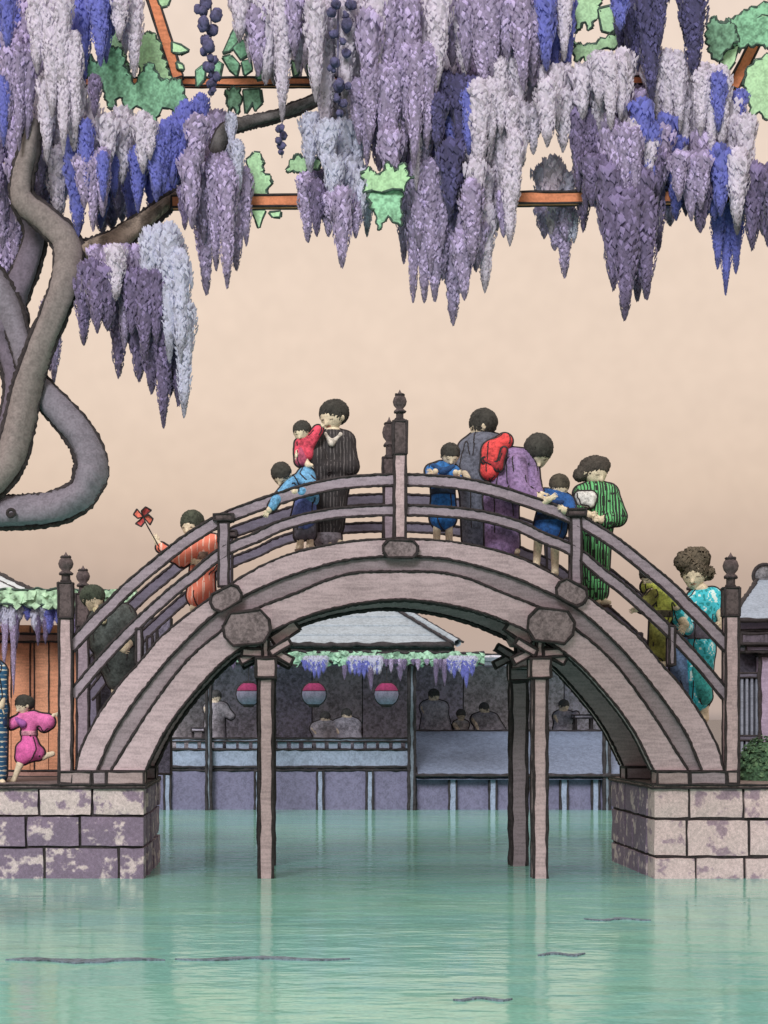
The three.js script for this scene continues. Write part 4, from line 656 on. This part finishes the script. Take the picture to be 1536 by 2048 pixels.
  if (o.sandals) for (const l of o.legs) { const e = l[l.length - 1], dir = o.toe ?? [0.5, 0, 0.85], p = Q(e[0] + dir[0] * 9, e[1] + e[3] + 1, e[2] + dir[2] * 9); const g = new THREE.BoxGeometry(9 * s, 4 * s, 26 * s); g.rotateY(Math.atan2(dir[0], dir[2])).translate(...p); mesh('sandal', g, SANDAL, t); }
  return t;
}
const C = (r, g, b) => mat(r, g, b, ROUGH);
person({ label: 'adult in black striped kimono cradling a small child in red, left of the crown posts', d: 22.7, foot: [660, 1094], head: { c: [664, 833, 0], r: 27, f: [-0.5, -0.42, 0.75] }, hair: { extra: [[672, 824, -8, 27]] }, torso: [[664, 868, 0, 26], [660, 960, 0, 32], [657, 1060, 0, 26]],
  arms: [[[640, 885, 8, 11], [612, 918, 26, 10], [606, 922, 40, 8]], [[690, 885, 6, 11], [696, 932, 12, 10], [640, 938, 38, 8]]], legs: [[[650, 1040, 0, 11], [648, 1086, 2, 9]], [[670, 1040, 0, 11], [672, 1086, 2, 9]]], hands: [[[618, 930, 40], [-0.9, 0.3, 0.2], 26], [[632, 938, 42], [-1, 0.1, 0], 25]], sandals: true,
  wear: [{ n: 'kimono', m: clothM(stripes([50, 47, 50], [104, 100, 102], 16, 0.22, true, 3)), caps: [[642, 884, 0, 20, 688, 882, 0, 20], [664, 890, 0, 34, 660, 970, 0, 36], [660, 970, 0, 36, 655, 1050, 0, 32], [642, 888, 12, 20, 618, 918, 28, 17], [632, 918, 30, 22, 646, 974, 22, 18], [690, 886, 4, 18, 698, 934, 12, 17], [698, 934, 12, 17, 650, 940, 36, 14]] }, { n: 'underskirt', m: C(132, 126, 134), caps: [[655, 1040, 0, 25, 655, 1076, 0, 28]] }, { n: 'collar', m: C(190, 182, 172), inked: false, fine: 0.7, caps: [[650, 872, 22, 5, 662, 892, 37, 5], [680, 872, 20, 5, 662, 892, 37, 5]] }] });
person({ label: 'small child in bright red kimono carried in the arms of the adult in black', d: 22.45, foot: [604, 932], head: { c: [604, 864, 0], r: 19, f: [-0.3, -0.45, 0.85] }, torso: [[612, 884, 0, 12], [606, 915, 0, 13]], arms: [[[622, 884, 4, 6], [640, 858, 4, 5]], [[598, 890, 8, 6], [594, 914, 14, 5]]], legs: [[[606, 915, 4, 7], [616, 932, 14, 6]]], hands: [[[641, 857, 5], [0.5, 0.8, 0.2], 13], [[594, 914, 14], [0.1, -1, 0.2], 13]],
  wear: [{ n: 'kimono', m: C(240, 84, 108), caps: [[613, 886, 0, 14, 612, 908, 0, 16], [620, 884, 4, 13, 636, 862, 4, 11], [600, 888, 4, 11, 598, 908, 8, 10]] }, { n: 'skirt', m: C(170, 78, 104), caps: [[600, 900, 5, 12, 602, 922, 8, 13]] }] });
person({ label: 'child in light blue leaning over the handrail with one arm hanging down', d: 22.4, foot: [606, 1102], toe: [-0.3, 0, 0.9], head: { c: [563, 951, 10], r: 21, f: [-0.25, -0.75, 0.5] }, torso: [[580, 968, 8, 12], [612, 962, 0, 15], [614, 1020, 0, 18]], arms: [[[574, 974, 18, 8], [550, 1008, 62, 7], [538, 1028, 72, 6]], [[606, 955, 16, 9], [622, 978, 44, 8], [588, 990, 62, 7]]], legs: [[[603, 1030, 0, 9], [600, 1094, 4, 7]], [[621, 1030, 0, 9], [620, 1092, 0, 7]]], hands: [[[538, 1028, 72], [-0.5, -0.8, 0.2], 18], [[588, 990, 64], [-1, -0.1, 0.1], 17]], sandals: true,
  wear: [{ n: 'jacket', m: C(116, 178, 222), caps: [[582, 968, 8, 13, 614, 958, 0, 17], [612, 950, 0, 17, 617, 996, 0, 22], [577, 974, 18, 11, 552, 1006, 62, 9], [552, 1006, 62, 9, 545, 1020, 70, 9], [606, 956, 16, 13, 624, 978, 44, 12], [624, 978, 44, 12, 602, 990, 60, 10]] }, { n: 'skirt', m: C(92, 106, 164), caps: [[612, 1000, 0, 21, 608, 1036, 0, 26]] }, { n: 'trousers', m: C(84, 80, 90), caps: [[602, 1034, 0, 13, 600, 1072, 2, 12], [620, 1034, 0, 13, 620, 1070, 0, 12]] }] });
person({ label: 'figure in coral striped robe raising a red paper pinwheel on the left slope', d: 22.55, foot: [396, 1226], head: { c: [384, 1050, 0], r: 24, f: [-0.45, -0.35, 0.8] }, hair: { m: mat(66, 70, 58, ROUGH), size: 1.04 }, torso: [[400, 1086, 0, 20], [405, 1140, 0, 20], [402, 1180, 0, 20]], arms: [[[388, 1092, 14, 10], [346, 1114, 34, 8], [316, 1088, 36, 6]], [[425, 1090, 10, 10], [424, 1130, 16, 9], [396, 1128, 32, 7]]], legs: [[[392, 1180, 0, 10], [388, 1218, 2, 8]], [[410, 1180, 0, 10], [408, 1216, 2, 8]]], hands: [[[316, 1088, 36], [-0.35, 0.9, 0.1], 20], [[396, 1126, 34], [-1, 0, 0], 18]], sandals: true,
  wear: [{ n: 'robe', m: clothM(stripes([236, 134, 112], [250, 220, 206], 9, 0.16, true, 8)), caps: [[392, 1090, 0, 18, 426, 1086, 0, 18], [410, 1092, 0, 25, 405, 1140, 0, 23], [405, 1140, 0, 24, 402, 1190, 0, 29], [394, 1092, 12, 17, 352, 1114, 32, 14], [380, 1110, 20, 16, 366, 1124, 28, 13], [346, 1112, 34, 11, 324, 1098, 36, 10], [424, 1090, 8, 16, 426, 1130, 14, 14]] }, { n: 'sash', m: C(150, 128, 116), slab: [1118, 13], caps: [[410, 1092, 0, 27.5, 405, 1140, 0, 26]] }] });
person({ label: 'figure in dark grey green coat climbing the foot of the bridge beside the leafy eave', d: 22.75, foot: [246, 1388], head: { c: [188, 1198, 0], r: 23, f: [0.35, -0.5, 0.7] }, hair: { m: mat(64, 72, 60, ROUGH), extra: [[182, 1192, -6, 23]] }, torso: [[206, 1222, 0, 20], [226, 1260, 0, 30], [236, 1340, 0, 28]], arms: [[[190, 1236, 10, 11], [196, 1290, 20, 10], [236, 1300, 36, 8]], [[252, 1236, 6, 11], [268, 1276, 16, 10], [250, 1300, 36, 8]]], legs: [[[232, 1330, 0, 12], [232, 1382, 2, 9]], [[252, 1330, 0, 12], [256, 1368, 2, 9]]], hands: [[[240, 1300, 38], [1, -0.1, 0], 24], [[250, 1300, 38], [-0.9, -0.2, 0], 22]], sandals: true,
  wear: [{ n: 'coat', m: mat(76, 82, 80, ROUGH), caps: [[204, 1226, 0, 20, 248, 1228, 0, 20], [226, 1246, 0, 40, 232, 1310, 0, 42], [232, 1310, 0, 40, 244, 1352, 0, 34], [194, 1240, 8, 18, 200, 1290, 18, 18], [254, 1238, 4, 20, 268, 1278, 14, 18]] }, { n: 'collar', m: C(206, 196, 160), inked: false, fine: 0.7, caps: [[192, 1220, 22, 5, 210, 1244, 42, 5], [216, 1216, 20, 5, 210, 1244, 42, 5]] }] });
person({ label: 'boy in blue sailor jacket resting both arms on the handrail beside the crown posts', d: 22.45, foot: [885, 1092], toe: [0, 0, 1], head: { c: [900, 911, 6], r: 20, f: [0.05, -0.62, 0.7] }, torso: [[890, 938, 2, 14], [886, 990, 0, 16], [886, 1028, 0, 16]], arms: [[[862, 944, 10, 8], [856, 966, 30, 7], [866, 950, 58, 6]], [[908, 946, 10, 8], [914, 966, 30, 7], [906, 952, 58, 6]]], legs: [[[875, 1026, 0, 9], [873, 1084, 2, 7]], [[898, 1026, 0, 9], [898, 1084, 2, 7]]], hands: [[[860, 952, 52], [-0.6, 0.1, 0.8], 17], [[908, 952, 54], [0.5, 0, 0.8], 16]], sandals: true,
  wear: [{ n: 'jacket', m: C(44, 104, 166), caps: [[864, 942, 0, 14, 906, 944, 0, 14], [884, 946, 0, 24, 886, 996, 0, 23], [862, 946, 10, 12, 856, 966, 30, 10], [908, 946, 10, 12, 913, 966, 30, 10]] }, { n: 'tunic', m: C(40, 104, 172), caps: [[886, 990, 0, 23, 886, 1034, 0, 27]] }, { n: 'collar', m: C(30, 66, 110), inked: false, fine: 0.8, caps: [[866, 934, 14, 6, 884, 946, 26, 6], [904, 936, 14, 6, 884, 946, 26, 6]] }, { n: 'belt', m: C(32, 46, 66), inked: false, slab: [984, 6], caps: [[884, 946, 0, 25.5, 886, 1000, 0, 25.5]] }] });
person({ label: 'tall figure in slate grey coat with its back half turned beside the red wrap', d: 22.95, foot: [955, 1100], toe: [-0.6, 0, -0.7], head: { c: [965, 852, 0], r: 28, f: [-0.72, -0.3, -0.1] }, hair: { cut: 0.66, size: 1.04 }, torso: [[962, 886, 0, 28], [956, 960, 0, 32], [955, 1060, 0, 26]], arms: [[[932, 900, 4, 12], [922, 944, 16, 10], [930, 962, 40, 8]], [[996, 900, -4, 12], [1000, 950, 0, 10]]], legs: [[[944, 1050, 0, 12], [942, 1092, 0, 9]], [[966, 1050, 0, 12], [966, 1092, 0, 9]]], hands: [[[930, 962, 40], [-0.6, -0.6, 0.5], 24]], sandals: true,
  wear: [{ n: 'coat', m: C(92, 95, 108), caps: [[938, 896, 0, 20, 990, 890, 0, 22], [964, 898, 0, 38, 955, 965, 0, 38], [955, 965, 0, 36, 955, 1076, 0, 31], [934, 900, 4, 18, 924, 944, 16, 16], [994, 900, -2, 18, 1002, 950, 0, 16]] }] });
person({ label: 'stooping figure in purple kimono with a red carrying wrap on its back', d: 22.45, foot: [1004, 1112], toe: [0.5, 0, 0.8], head: { c: [1076, 904, 8], r: 29, f: [-0.05, -0.82, 0.55] }, hair: { size: 1.03 }, torso: [[1046, 918, 6, 22], [1012, 940, 0, 28], [1002, 1060, 0, 26]], arms: [[[1028, 934, 26, 12], [1036, 985, 46, 11], [1072, 1002, 60, 8]], [[1062, 936, 8, 11], [1064, 972, 24, 10], [1074, 996, 50, 8]]], legs: [[[992, 1060, 0, 12], [990, 1104, 2, 9]], [[1020, 1060, 0, 12], [1022, 1102, 2, 9]]], hands: [[[1072, 1002, 60], [0.9, -0.3, 0.3], 24], [[1074, 992, 52], [0.9, -0.5, 0.2], 22]], sandals: true,
  wear: [{ n: 'kimono', m: mat(134, 110, 150, ROUGH), caps: [[1018, 922, 0, 28, 1050, 922, 5, 24], [1012, 940, 0, 34, 1002, 1000, 0, 34], [1002, 1000, 0, 34, 1004, 1088, 0, 35], [1030, 932, 26, 20, 1034, 984, 44, 19], [1034, 984, 44, 19, 1062, 1000, 56, 11], [1062, 934, 8, 15, 1064, 972, 22, 14], [1064, 972, 22, 13, 1070, 988, 44, 11]] }, { n: 'carrying_wrap', m: C(232, 78, 78), caps: [[978, 944, 20, 20, 984, 905, 14, 22], [984, 905, 14, 20, 1008, 884, 10, 16]] }, { n: 'carrying_strap', m: C(150, 44, 50), caps: [[966, 925, 30, 6, 994, 940, 40, 6], [994, 940, 40, 6, 1004, 905, 36, 6]] }] });
person({ label: 'boy in dark blue jacket with bare legs gripping the handrail below the stooping purple figure', d: 22.32, foot: [1090, 1152], toe: [-0.4, 0, 0.9], head: { c: [1118, 974, 4], r: 21, f: [0.1, -0.6, 0.75] }, hair: { m: mat(74, 68, 58, ROUGH) }, torso: [[1114, 1002, 2, 14], [1106, 1050, 0, 20]], arms: [[[1090, 994, 10, 9], [1076, 1012, 40, 8], [1092, 1004, 58, 6]], [[1134, 1006, 10, 9], [1142, 1034, 30, 8], [1120, 1026, 58, 7]]], legs: [[[1078, 1066, 0, 10], [1072, 1132, 4, 7]], [[1110, 1070, 0, 10], [1110, 1146, 0, 7]]], hands: [[[1092, 1002, 60], [0.8, 0.4, 0.2], 17], [[1120, 1024, 60], [-0.9, 0.3, 0], 16]], sandals: true,
  wear: [{ n: 'jacket', m: C(36, 82, 142), caps: [[1090, 992, 0, 14, 1132, 1004, 0, 15], [1110, 1006, 0, 30, 1100, 1056, 0, 33], [1088, 992, 10, 13, 1078, 1012, 38, 11], [1134, 1006, 8, 13, 1142, 1034, 28, 12]] }, { n: 'collar', m: C(24, 52, 96), inked: false, fine: 0.8, caps: [[1096, 1000, 22, 5, 1110, 1012, 34, 5], [1128, 1002, 16, 5, 1110, 1012, 34, 5]] }, { n: 'belt', m: C(30, 42, 66), inked: false, slab: [1036, 6], caps: [[1110, 1006, 0, 32, 1100, 1056, 0, 35]] }] });
person({ label: 'figure in green and black striped kimono with a white bib behind the right hand baluster', d: 22.6, foot: [1192, 1210], toe: [0.6, 0, 0.7], head: { c: [1190, 944, 0], r: 27, f: [0.42, -0.42, 0.75] }, hair: { m: mat(70, 64, 58, ROUGH), extra: [[1178, 940, -6, 25, 1160, 950, -4, 14], [1204, 930, -6, 18]] }, torso: [[1190, 976, 0, 24], [1190, 1040, 0, 28], [1190, 1150, 0, 24]], arms: [[[1164, 992, 10, 11], [1150, 1026, 26, 10], [1170, 1034, 44, 8]], [[1218, 992, 8, 11], [1230, 1034, 18, 10], [1196, 1044, 42, 8]]], legs: [[[1182, 1150, 0, 12], [1184, 1202, 2, 8]], [[1202, 1150, 0, 12], [1204, 1204, 2, 8]]], hands: [[[1170, 1034, 44], [0.9, 0.1, 0], 22], [[1196, 1044, 44], [-1, 0.1, 0], 22]], sandals: true,
  wear: [{ n: 'kimono', m: clothM(stripes([40, 46, 42], [104, 186, 122], 17, 0.5, true, 11)), caps: [[1164, 988, 0, 18, 1216, 986, 0, 19], [1190, 994, 0, 34, 1190, 1050, 0, 34], [1190, 1050, 0, 33, 1190, 1182, 0, 26], [1166, 992, 10, 17, 1154, 1024, 24, 15], [1218, 990, 6, 18, 1232, 1034, 18, 17], [1230, 1036, 18, 17, 1208, 1046, 38, 13]] }, { n: 'bib', m: C(244, 242, 236), caps: [[1154, 996, 30, 10, 1176, 998, 34, 12], [1158, 1008, 32, 9, 1174, 1010, 36, 10]] }] });
person({ label: 'crouching child in yellow green jacket behind the lower rail near the cyan robe', d: 22.5, foot: [1314, 1332], toe: [-0.5, 0, 0.8], head: { c: [1296, 1152, 6], r: 18, f: [-0.6, -0.6, 0.4] }, hair: { m: HAIRM, size: 1.06 }, torso: [[1310, 1172, 4, 13], [1322, 1210, 0, 17], [1318, 1270, 0, 16]], arms: [[[1300, 1186, 14, 9], [1278, 1214, 34, 8], [1262, 1222, 46, 6]], [[1338, 1186, 6, 9], [1350, 1214, 12, 8]]], legs: [[[1310, 1262, 0, 9], [1308, 1318, 2, 7]], [[1326, 1264, 0, 9], [1326, 1328, 0, 7]]], hands: [[[1264, 1222, 46], [-0.9, -0.3, 0.2], 16]], sandals: true,
  wear: [{ n: 'jacket', m: C(176, 182, 88), caps: [[1296, 1174, 0, 15, 1338, 1186, 0, 18], [1318, 1186, 0, 22, 1322, 1232, 0, 22], [1338, 1186, 6, 14, 1350, 1208, 10, 11]] }, { n: 'sleeve', m: C(112, 112, 56), caps: [[1302, 1192, 14, 14, 1278, 1216, 34, 12]] }, { n: 'trousers', m: C(126, 126, 62), caps: [[1318, 1236, 0, 19, 1310, 1304, 0, 14], [1324, 1236, 0, 16, 1326, 1312, 0, 13]] }, { n: 'sash', m: C(78, 74, 60), slab: [1228, 7], caps: [[1318, 1186, 0, 23.5, 1322, 1232, 0, 24]] }] });
person({ label: 'figure in bright cyan robe with a large curly bun, low on the right slope', d: 22.7, foot: [1394, 1440], toe: [-0.5, 0, 0.8], head: { c: [1388, 1146, 0], r: 28, f: [-0.32, -0.42, 0.8] }, hair: { m: mat(96, 86, 72, ROUGH), rough: 0.22, extra: [[1368, 1124, 6, 20], [1400, 1116, 0, 21], [1416, 1146, -6, 15], [1384, 1112, -4, 18]] }, torso: [[1402, 1182, 0, 22], [1400, 1240, 0, 26], [1398, 1370, 0, 24]], arms: [[[1384, 1204, 10, 11], [1350, 1230, 26, 10], [1362, 1252, 44, 8]], [[1428, 1200, 8, 11], [1438, 1228, 20, 10], [1436, 1250, 42, 8]]], legs: [[[1388, 1370, 0, 12], [1386, 1424, 2, 9]], [[1406, 1374, 0, 12], [1408, 1436, 2, 9]]], hands: [[[1362, 1252, 46], [-0.5, -0.8, 0.2], 24], [[1436, 1248, 44], [-0.7, -0.6, 0.2], 24]], sandals: true,
  wear: [{ n: 'robe', m: clothM(tex(256, (i, j) => { const v = 0.6 * vnoise(i / 18, j / 22, 14, 41) + 0.4 * vnoise(i / 7, j / 8, 36, 42), t = Math.max(0, Math.min(1, (v - 0.6) / 0.05)), u = Math.max(0, Math.min(1, (0.36 - v) / 0.04)); return [72, 200, 220].map((c, q) => c + ([222, 246, 246][q] - c) * t + ([40, 150, 158][q] - c) * u); })), caps: [[1392, 1200, 0, 20, 1424, 1194, 0, 20], [1404, 1206, 0, 30, 1398, 1300, 0, 31], [1398, 1300, 0, 31, 1394, 1396, 0, 27], [1386, 1206, 10, 18, 1350, 1228, 24, 18], [1352, 1230, 24, 18, 1366, 1256, 20, 16], [1426, 1202, 6, 15, 1434, 1218, 14, 13]] }, { n: 'underskirt', m: C(112, 134, 172), caps: [[1366, 1262, 2, 16, 1358, 1336, 2, 18], [1358, 1336, 2, 18, 1376, 1390, 2, 16]] }, { n: 'sash', m: C(96, 88, 100), slab: [1262, 17], caps: [[1404, 1206, 0, 32.5, 1398, 1300, 0, 33.5]] }, { n: 'train', m: C(60, 156, 152), caps: [[1396, 1340, 14, 20, 1402, 1392, 12, 20]] }] });
person({ label: 'girl in hot pink dress running beside the wooden house, one leg kicked back', d: 23, foot: [30, 1567], toe: [-0.9, 0, 0.3], head: { c: [46, 1410, 0], r: 17, f: [-0.72, -0.5, 0.55] }, hair: { extra: [[54, 1406, -4, 15]] }, torso: [[54, 1436, 0, 11], [58, 1464, 0, 10], [58, 1492, 0, 12]], arms: [[[42, 1438, 8, 6], [22, 1446, 12, 5], [10, 1430, 12, 4]], [[68, 1436, -2, 6], [94, 1440, -4, 5], [108, 1430, -4, 4]]], legs: [[[50, 1500, 2, 9], [40, 1530, 4, 7], [28, 1560, 4, 5]], [[72, 1500, -4, 9], [84, 1514, -8, 7], [104, 1508, -10, 5]]], hands: [[[10, 1430, 12], [-0.5, 0.8, 0.1], 13], [[108, 1430, -4], [0.9, 0.3, 0], 13]],
  wear: [{ n: 'blouse', m: mat(255, 132, 200, GRAIN), k: 4, caps: [[44, 1436, 2, 11, 66, 1434, 0, 12], [56, 1440, 0, 15, 58, 1456, 0, 15], [40, 1440, 8, 11, 24, 1448, 12, 11], [70, 1438, -2, 14, 94, 1444, -4, 15], [94, 1444, -4, 15, 88, 1452, -4, 12]] }, { n: 'sash', m: C(214, 150, 168), slab: [1466, 5], caps: [[56, 1440, 0, 15.5, 60, 1500, 0, 16]] }, { n: 'skirt', m: mat(255, 120, 196, GRAIN), k: 4, caps: [[58, 1474, 0, 14, 62, 1500, 0, 20], [50, 1500, 2, 18, 46, 1514, 2, 15], [62, 1504, 0, 20, 74, 1506, -4, 15]] }, { n: 'collar', m: C(150, 84, 150), inked: false, fine: 0.8, caps: [[36, 1440, 14, 7, 48, 1448, 16, 8]] }] });
person({ label: 'adult in blue kimono with white bands cut by the left picture edge', d: 22.85, foot: [-14, 1570], head: { c: [-26, 1296, 0], r: 26, f: [0.3, -0.3, 0.85] }, torso: [[-22, 1332, 0, 24], [-18, 1400, 0, 26], [-14, 1520, 0, 24]], arms: [[[-2, 1348, 6, 11], [4, 1392, 12, 10], [4, 1412, 22, 8]], [[-46, 1348, 6, 11], [-54, 1400, 16, 10]]], legs: [[[-22, 1520, 0, 11], [-24, 1562, 2, 9]], [[-6, 1520, 0, 11], [-2, 1562, 2, 9]]], hands: [[[4, 1412, 22], [0.1, -1, 0.1], 22]], sandals: true,
  wear: [{ n: 'kimono', m: clothM(stripes([50, 104, 146], [232, 232, 220], 11, 0.24, false, 19)), caps: [[-40, 1344, 0, 20, -4, 1342, 0, 18], [-22, 1350, 0, 34, -18, 1420, 0, 34], [-18, 1420, 0, 34, -14, 1546, 0, 28], [-4, 1346, 4, 17, 0, 1392, 10, 15]] }, { n: 'sleeve', m: C(44, 62, 96), caps: [[-2, 1392, 8, 15, -2, 1446, 6, 18]] }] });
{ // pinwheel in the raised hand
  const d = 22.3, s = d / F, c = P(287, 1034, d), e = P(314, 1078, d), t = thing('pinwheel', 'red paper pinwheel on a thin stick held up by the figure in coral', 'pinwheel', c.toArray());
  mesh('stick', rod(new THREE.Vector3(0, -4 * s, -0.02), e.clone().sub(c).add(new THREE.Vector3(4 * s, -16 * s, 0)), 1.4 * s), INK, t);
  for (let i = 0; i < 4; i++) { const g = new THREE.BufferGeometry(), q = 19 * s, v = [[0, 0, 0.01], [q * 0.95, q * 0.5, 0], [q * 0.45, q * 0.95, 0.03], [0, 0, 0.01], [q * 0.45, q * 0.95, 0.03], [-q * 0.1, q * 0.6, 0.06]]; g.setAttribute('position', new THREE.Float32BufferAttribute(v.flat(), 3)); g.computeVertexNormals(); const ed = [[1, 2], [2, 5], [0, 1], [0, 5]].map(([a, b]) => rod(new THREE.Vector3(...v[a]), new THREE.Vector3(...v[b]), 1.6 * s)); [g, ...ed].forEach((m) => m.rotateZ(i * Math.PI / 2 + 0.2)); mesh('blade', g, i % 2 ? C(226, 116, 96) : C(176, 70, 70), t, ed); }
}
// people resting in the shade of the pavilion
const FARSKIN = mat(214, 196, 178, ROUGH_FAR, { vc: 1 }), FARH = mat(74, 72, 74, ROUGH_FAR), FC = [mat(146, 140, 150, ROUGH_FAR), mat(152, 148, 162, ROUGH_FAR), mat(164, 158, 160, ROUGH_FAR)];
function guest(label, x, yh, r, w, foot, lean, m, extra = [], fw = 0.7) {
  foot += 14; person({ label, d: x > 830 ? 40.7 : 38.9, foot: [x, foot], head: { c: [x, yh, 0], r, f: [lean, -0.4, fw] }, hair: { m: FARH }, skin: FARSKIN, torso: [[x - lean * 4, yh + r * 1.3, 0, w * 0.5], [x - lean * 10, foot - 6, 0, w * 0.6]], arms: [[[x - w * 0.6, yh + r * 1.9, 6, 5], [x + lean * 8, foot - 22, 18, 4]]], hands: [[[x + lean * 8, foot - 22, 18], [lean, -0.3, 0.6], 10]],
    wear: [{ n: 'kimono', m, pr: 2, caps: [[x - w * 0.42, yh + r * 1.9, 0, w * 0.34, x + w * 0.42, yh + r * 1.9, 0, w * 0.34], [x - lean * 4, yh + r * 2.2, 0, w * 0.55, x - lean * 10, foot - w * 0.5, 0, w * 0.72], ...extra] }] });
}
guest('dim figure standing stooped beside the thin pavilion post, left lantern behind', 432, 1394, 12, 34, 1492, 0.4, FC[0], [[444, 1416, 4, 10, 462, 1432, 10, 8]]);
guest('dim hunched figure seated under the middle lantern', 650, 1436, 11, 40, 1490, -0.3, FC[0]);
guest('dim seated figure with tilted head next to the hunched one', 693, 1430, 11, 40, 1490, -0.5, FC[1]);
guest('dim tall figure standing just right of the thin pavilion post', 868, 1392, 12, 38, 1482, 0.4, FC[1], [[880, 1420, 0, 14, 892, 1460, 0, 12]]);
guest('dim small child figure between two adults in the pavilion', 922, 1430, 10, 22, 1482, 0.1, FC[2]);
guest('dim figure leaning back beside the dark rear pier post', 968, 1418, 11, 36, 1482, -0.5, FC[0], [[985, 1440, 4, 12, 1004, 1466, 6, 10]]);
guest('dim figure sitting at the small table between pier post and arch', 1128, 1412, 11, 30, 1482, 0.5, FC[1], [[1136, 1438, 8, 8, 1150, 1428, 14, 6]]);
for (const [px, w, lab] of [[396, 26, 'small dark low table near the stooped figure in the pavilion'], [1166, 40, 'dark low table in front of the figure sitting beyond the pier post']]) {
  const d = px > 830 ? 40.3 : 38.7, s = d / F, t = thing('low_table', lab, 'table', [X(px, d), Y(1490, d), CD - d]), h = w * s / 2, y1 = (1490 - (w > 30 ? 1430 : 1456)) * s;
  inkBox('table_top', t, [-h, h, y1 - 0.06, y1, -0.2, 0.2], FC[1], 0.014, INKF); for (const a of [-1, 1]) for (const b of [-1, 1]) mesh('leg', box(a * h * 0.8 - 0.02, a * h * 0.8 + 0.02, 0, y1 - 0.06, b * 0.15 - 0.02, b * 0.15 + 0.02), INKF, t);
}
// dark ripple lines of the water surface, added as thin floating strips
for (const [px, py, w, h, lab] of [[170, 1922, 320, 20, 'long dark ripple line drawn below the purple stone abutment'], [525, 1919, 350, 12, 'thin dark ripple line crossing the reflection of the left pier'], [1123, 1910, 100, 10, 'short dark ripple line beside the reflection of the right pier'], [1234, 1840, 130, 7, 'thin dark ripple line below the side of the cream abutment'], [965, 2000, 120, 9, 'mottled dark ripple line lowest in the open water']]) {
  const d = H * F / (py - 1430), s = d / F, sh = new THREE.Shape(), n = 22, up = [], lo = [];
  for (let i = 0; i <= n; i++) { const f = i / n, wd = h * s * d / H * 0.32 * Math.pow(Math.sin(Math.PI * f), 0.6) * (0.25 + 0.45 * hash(i, px)) + 0.003, x = (f - 0.5) * w * s, o = 0.06 * Math.sin(f * 9 + px) * d / 14; up.push([x, o + wd]); lo.push([x, o - wd]); }
  sh.setFromPoints([...up, ...lo.reverse()].map(([a, b]) => new THREE.Vector2(a, b)));
  tag(mesh('ripple_line', new THREE.ExtrudeGeometry(sh, { depth: 0.012, bevelEnabled: false }).rotateX(-Math.PI / 2), mat(100, 112, 124, ROUGH)), lab, 'water weed').position.set(X(px, d), 0.0, CD - d);
}
renderer.render(scene, camera);
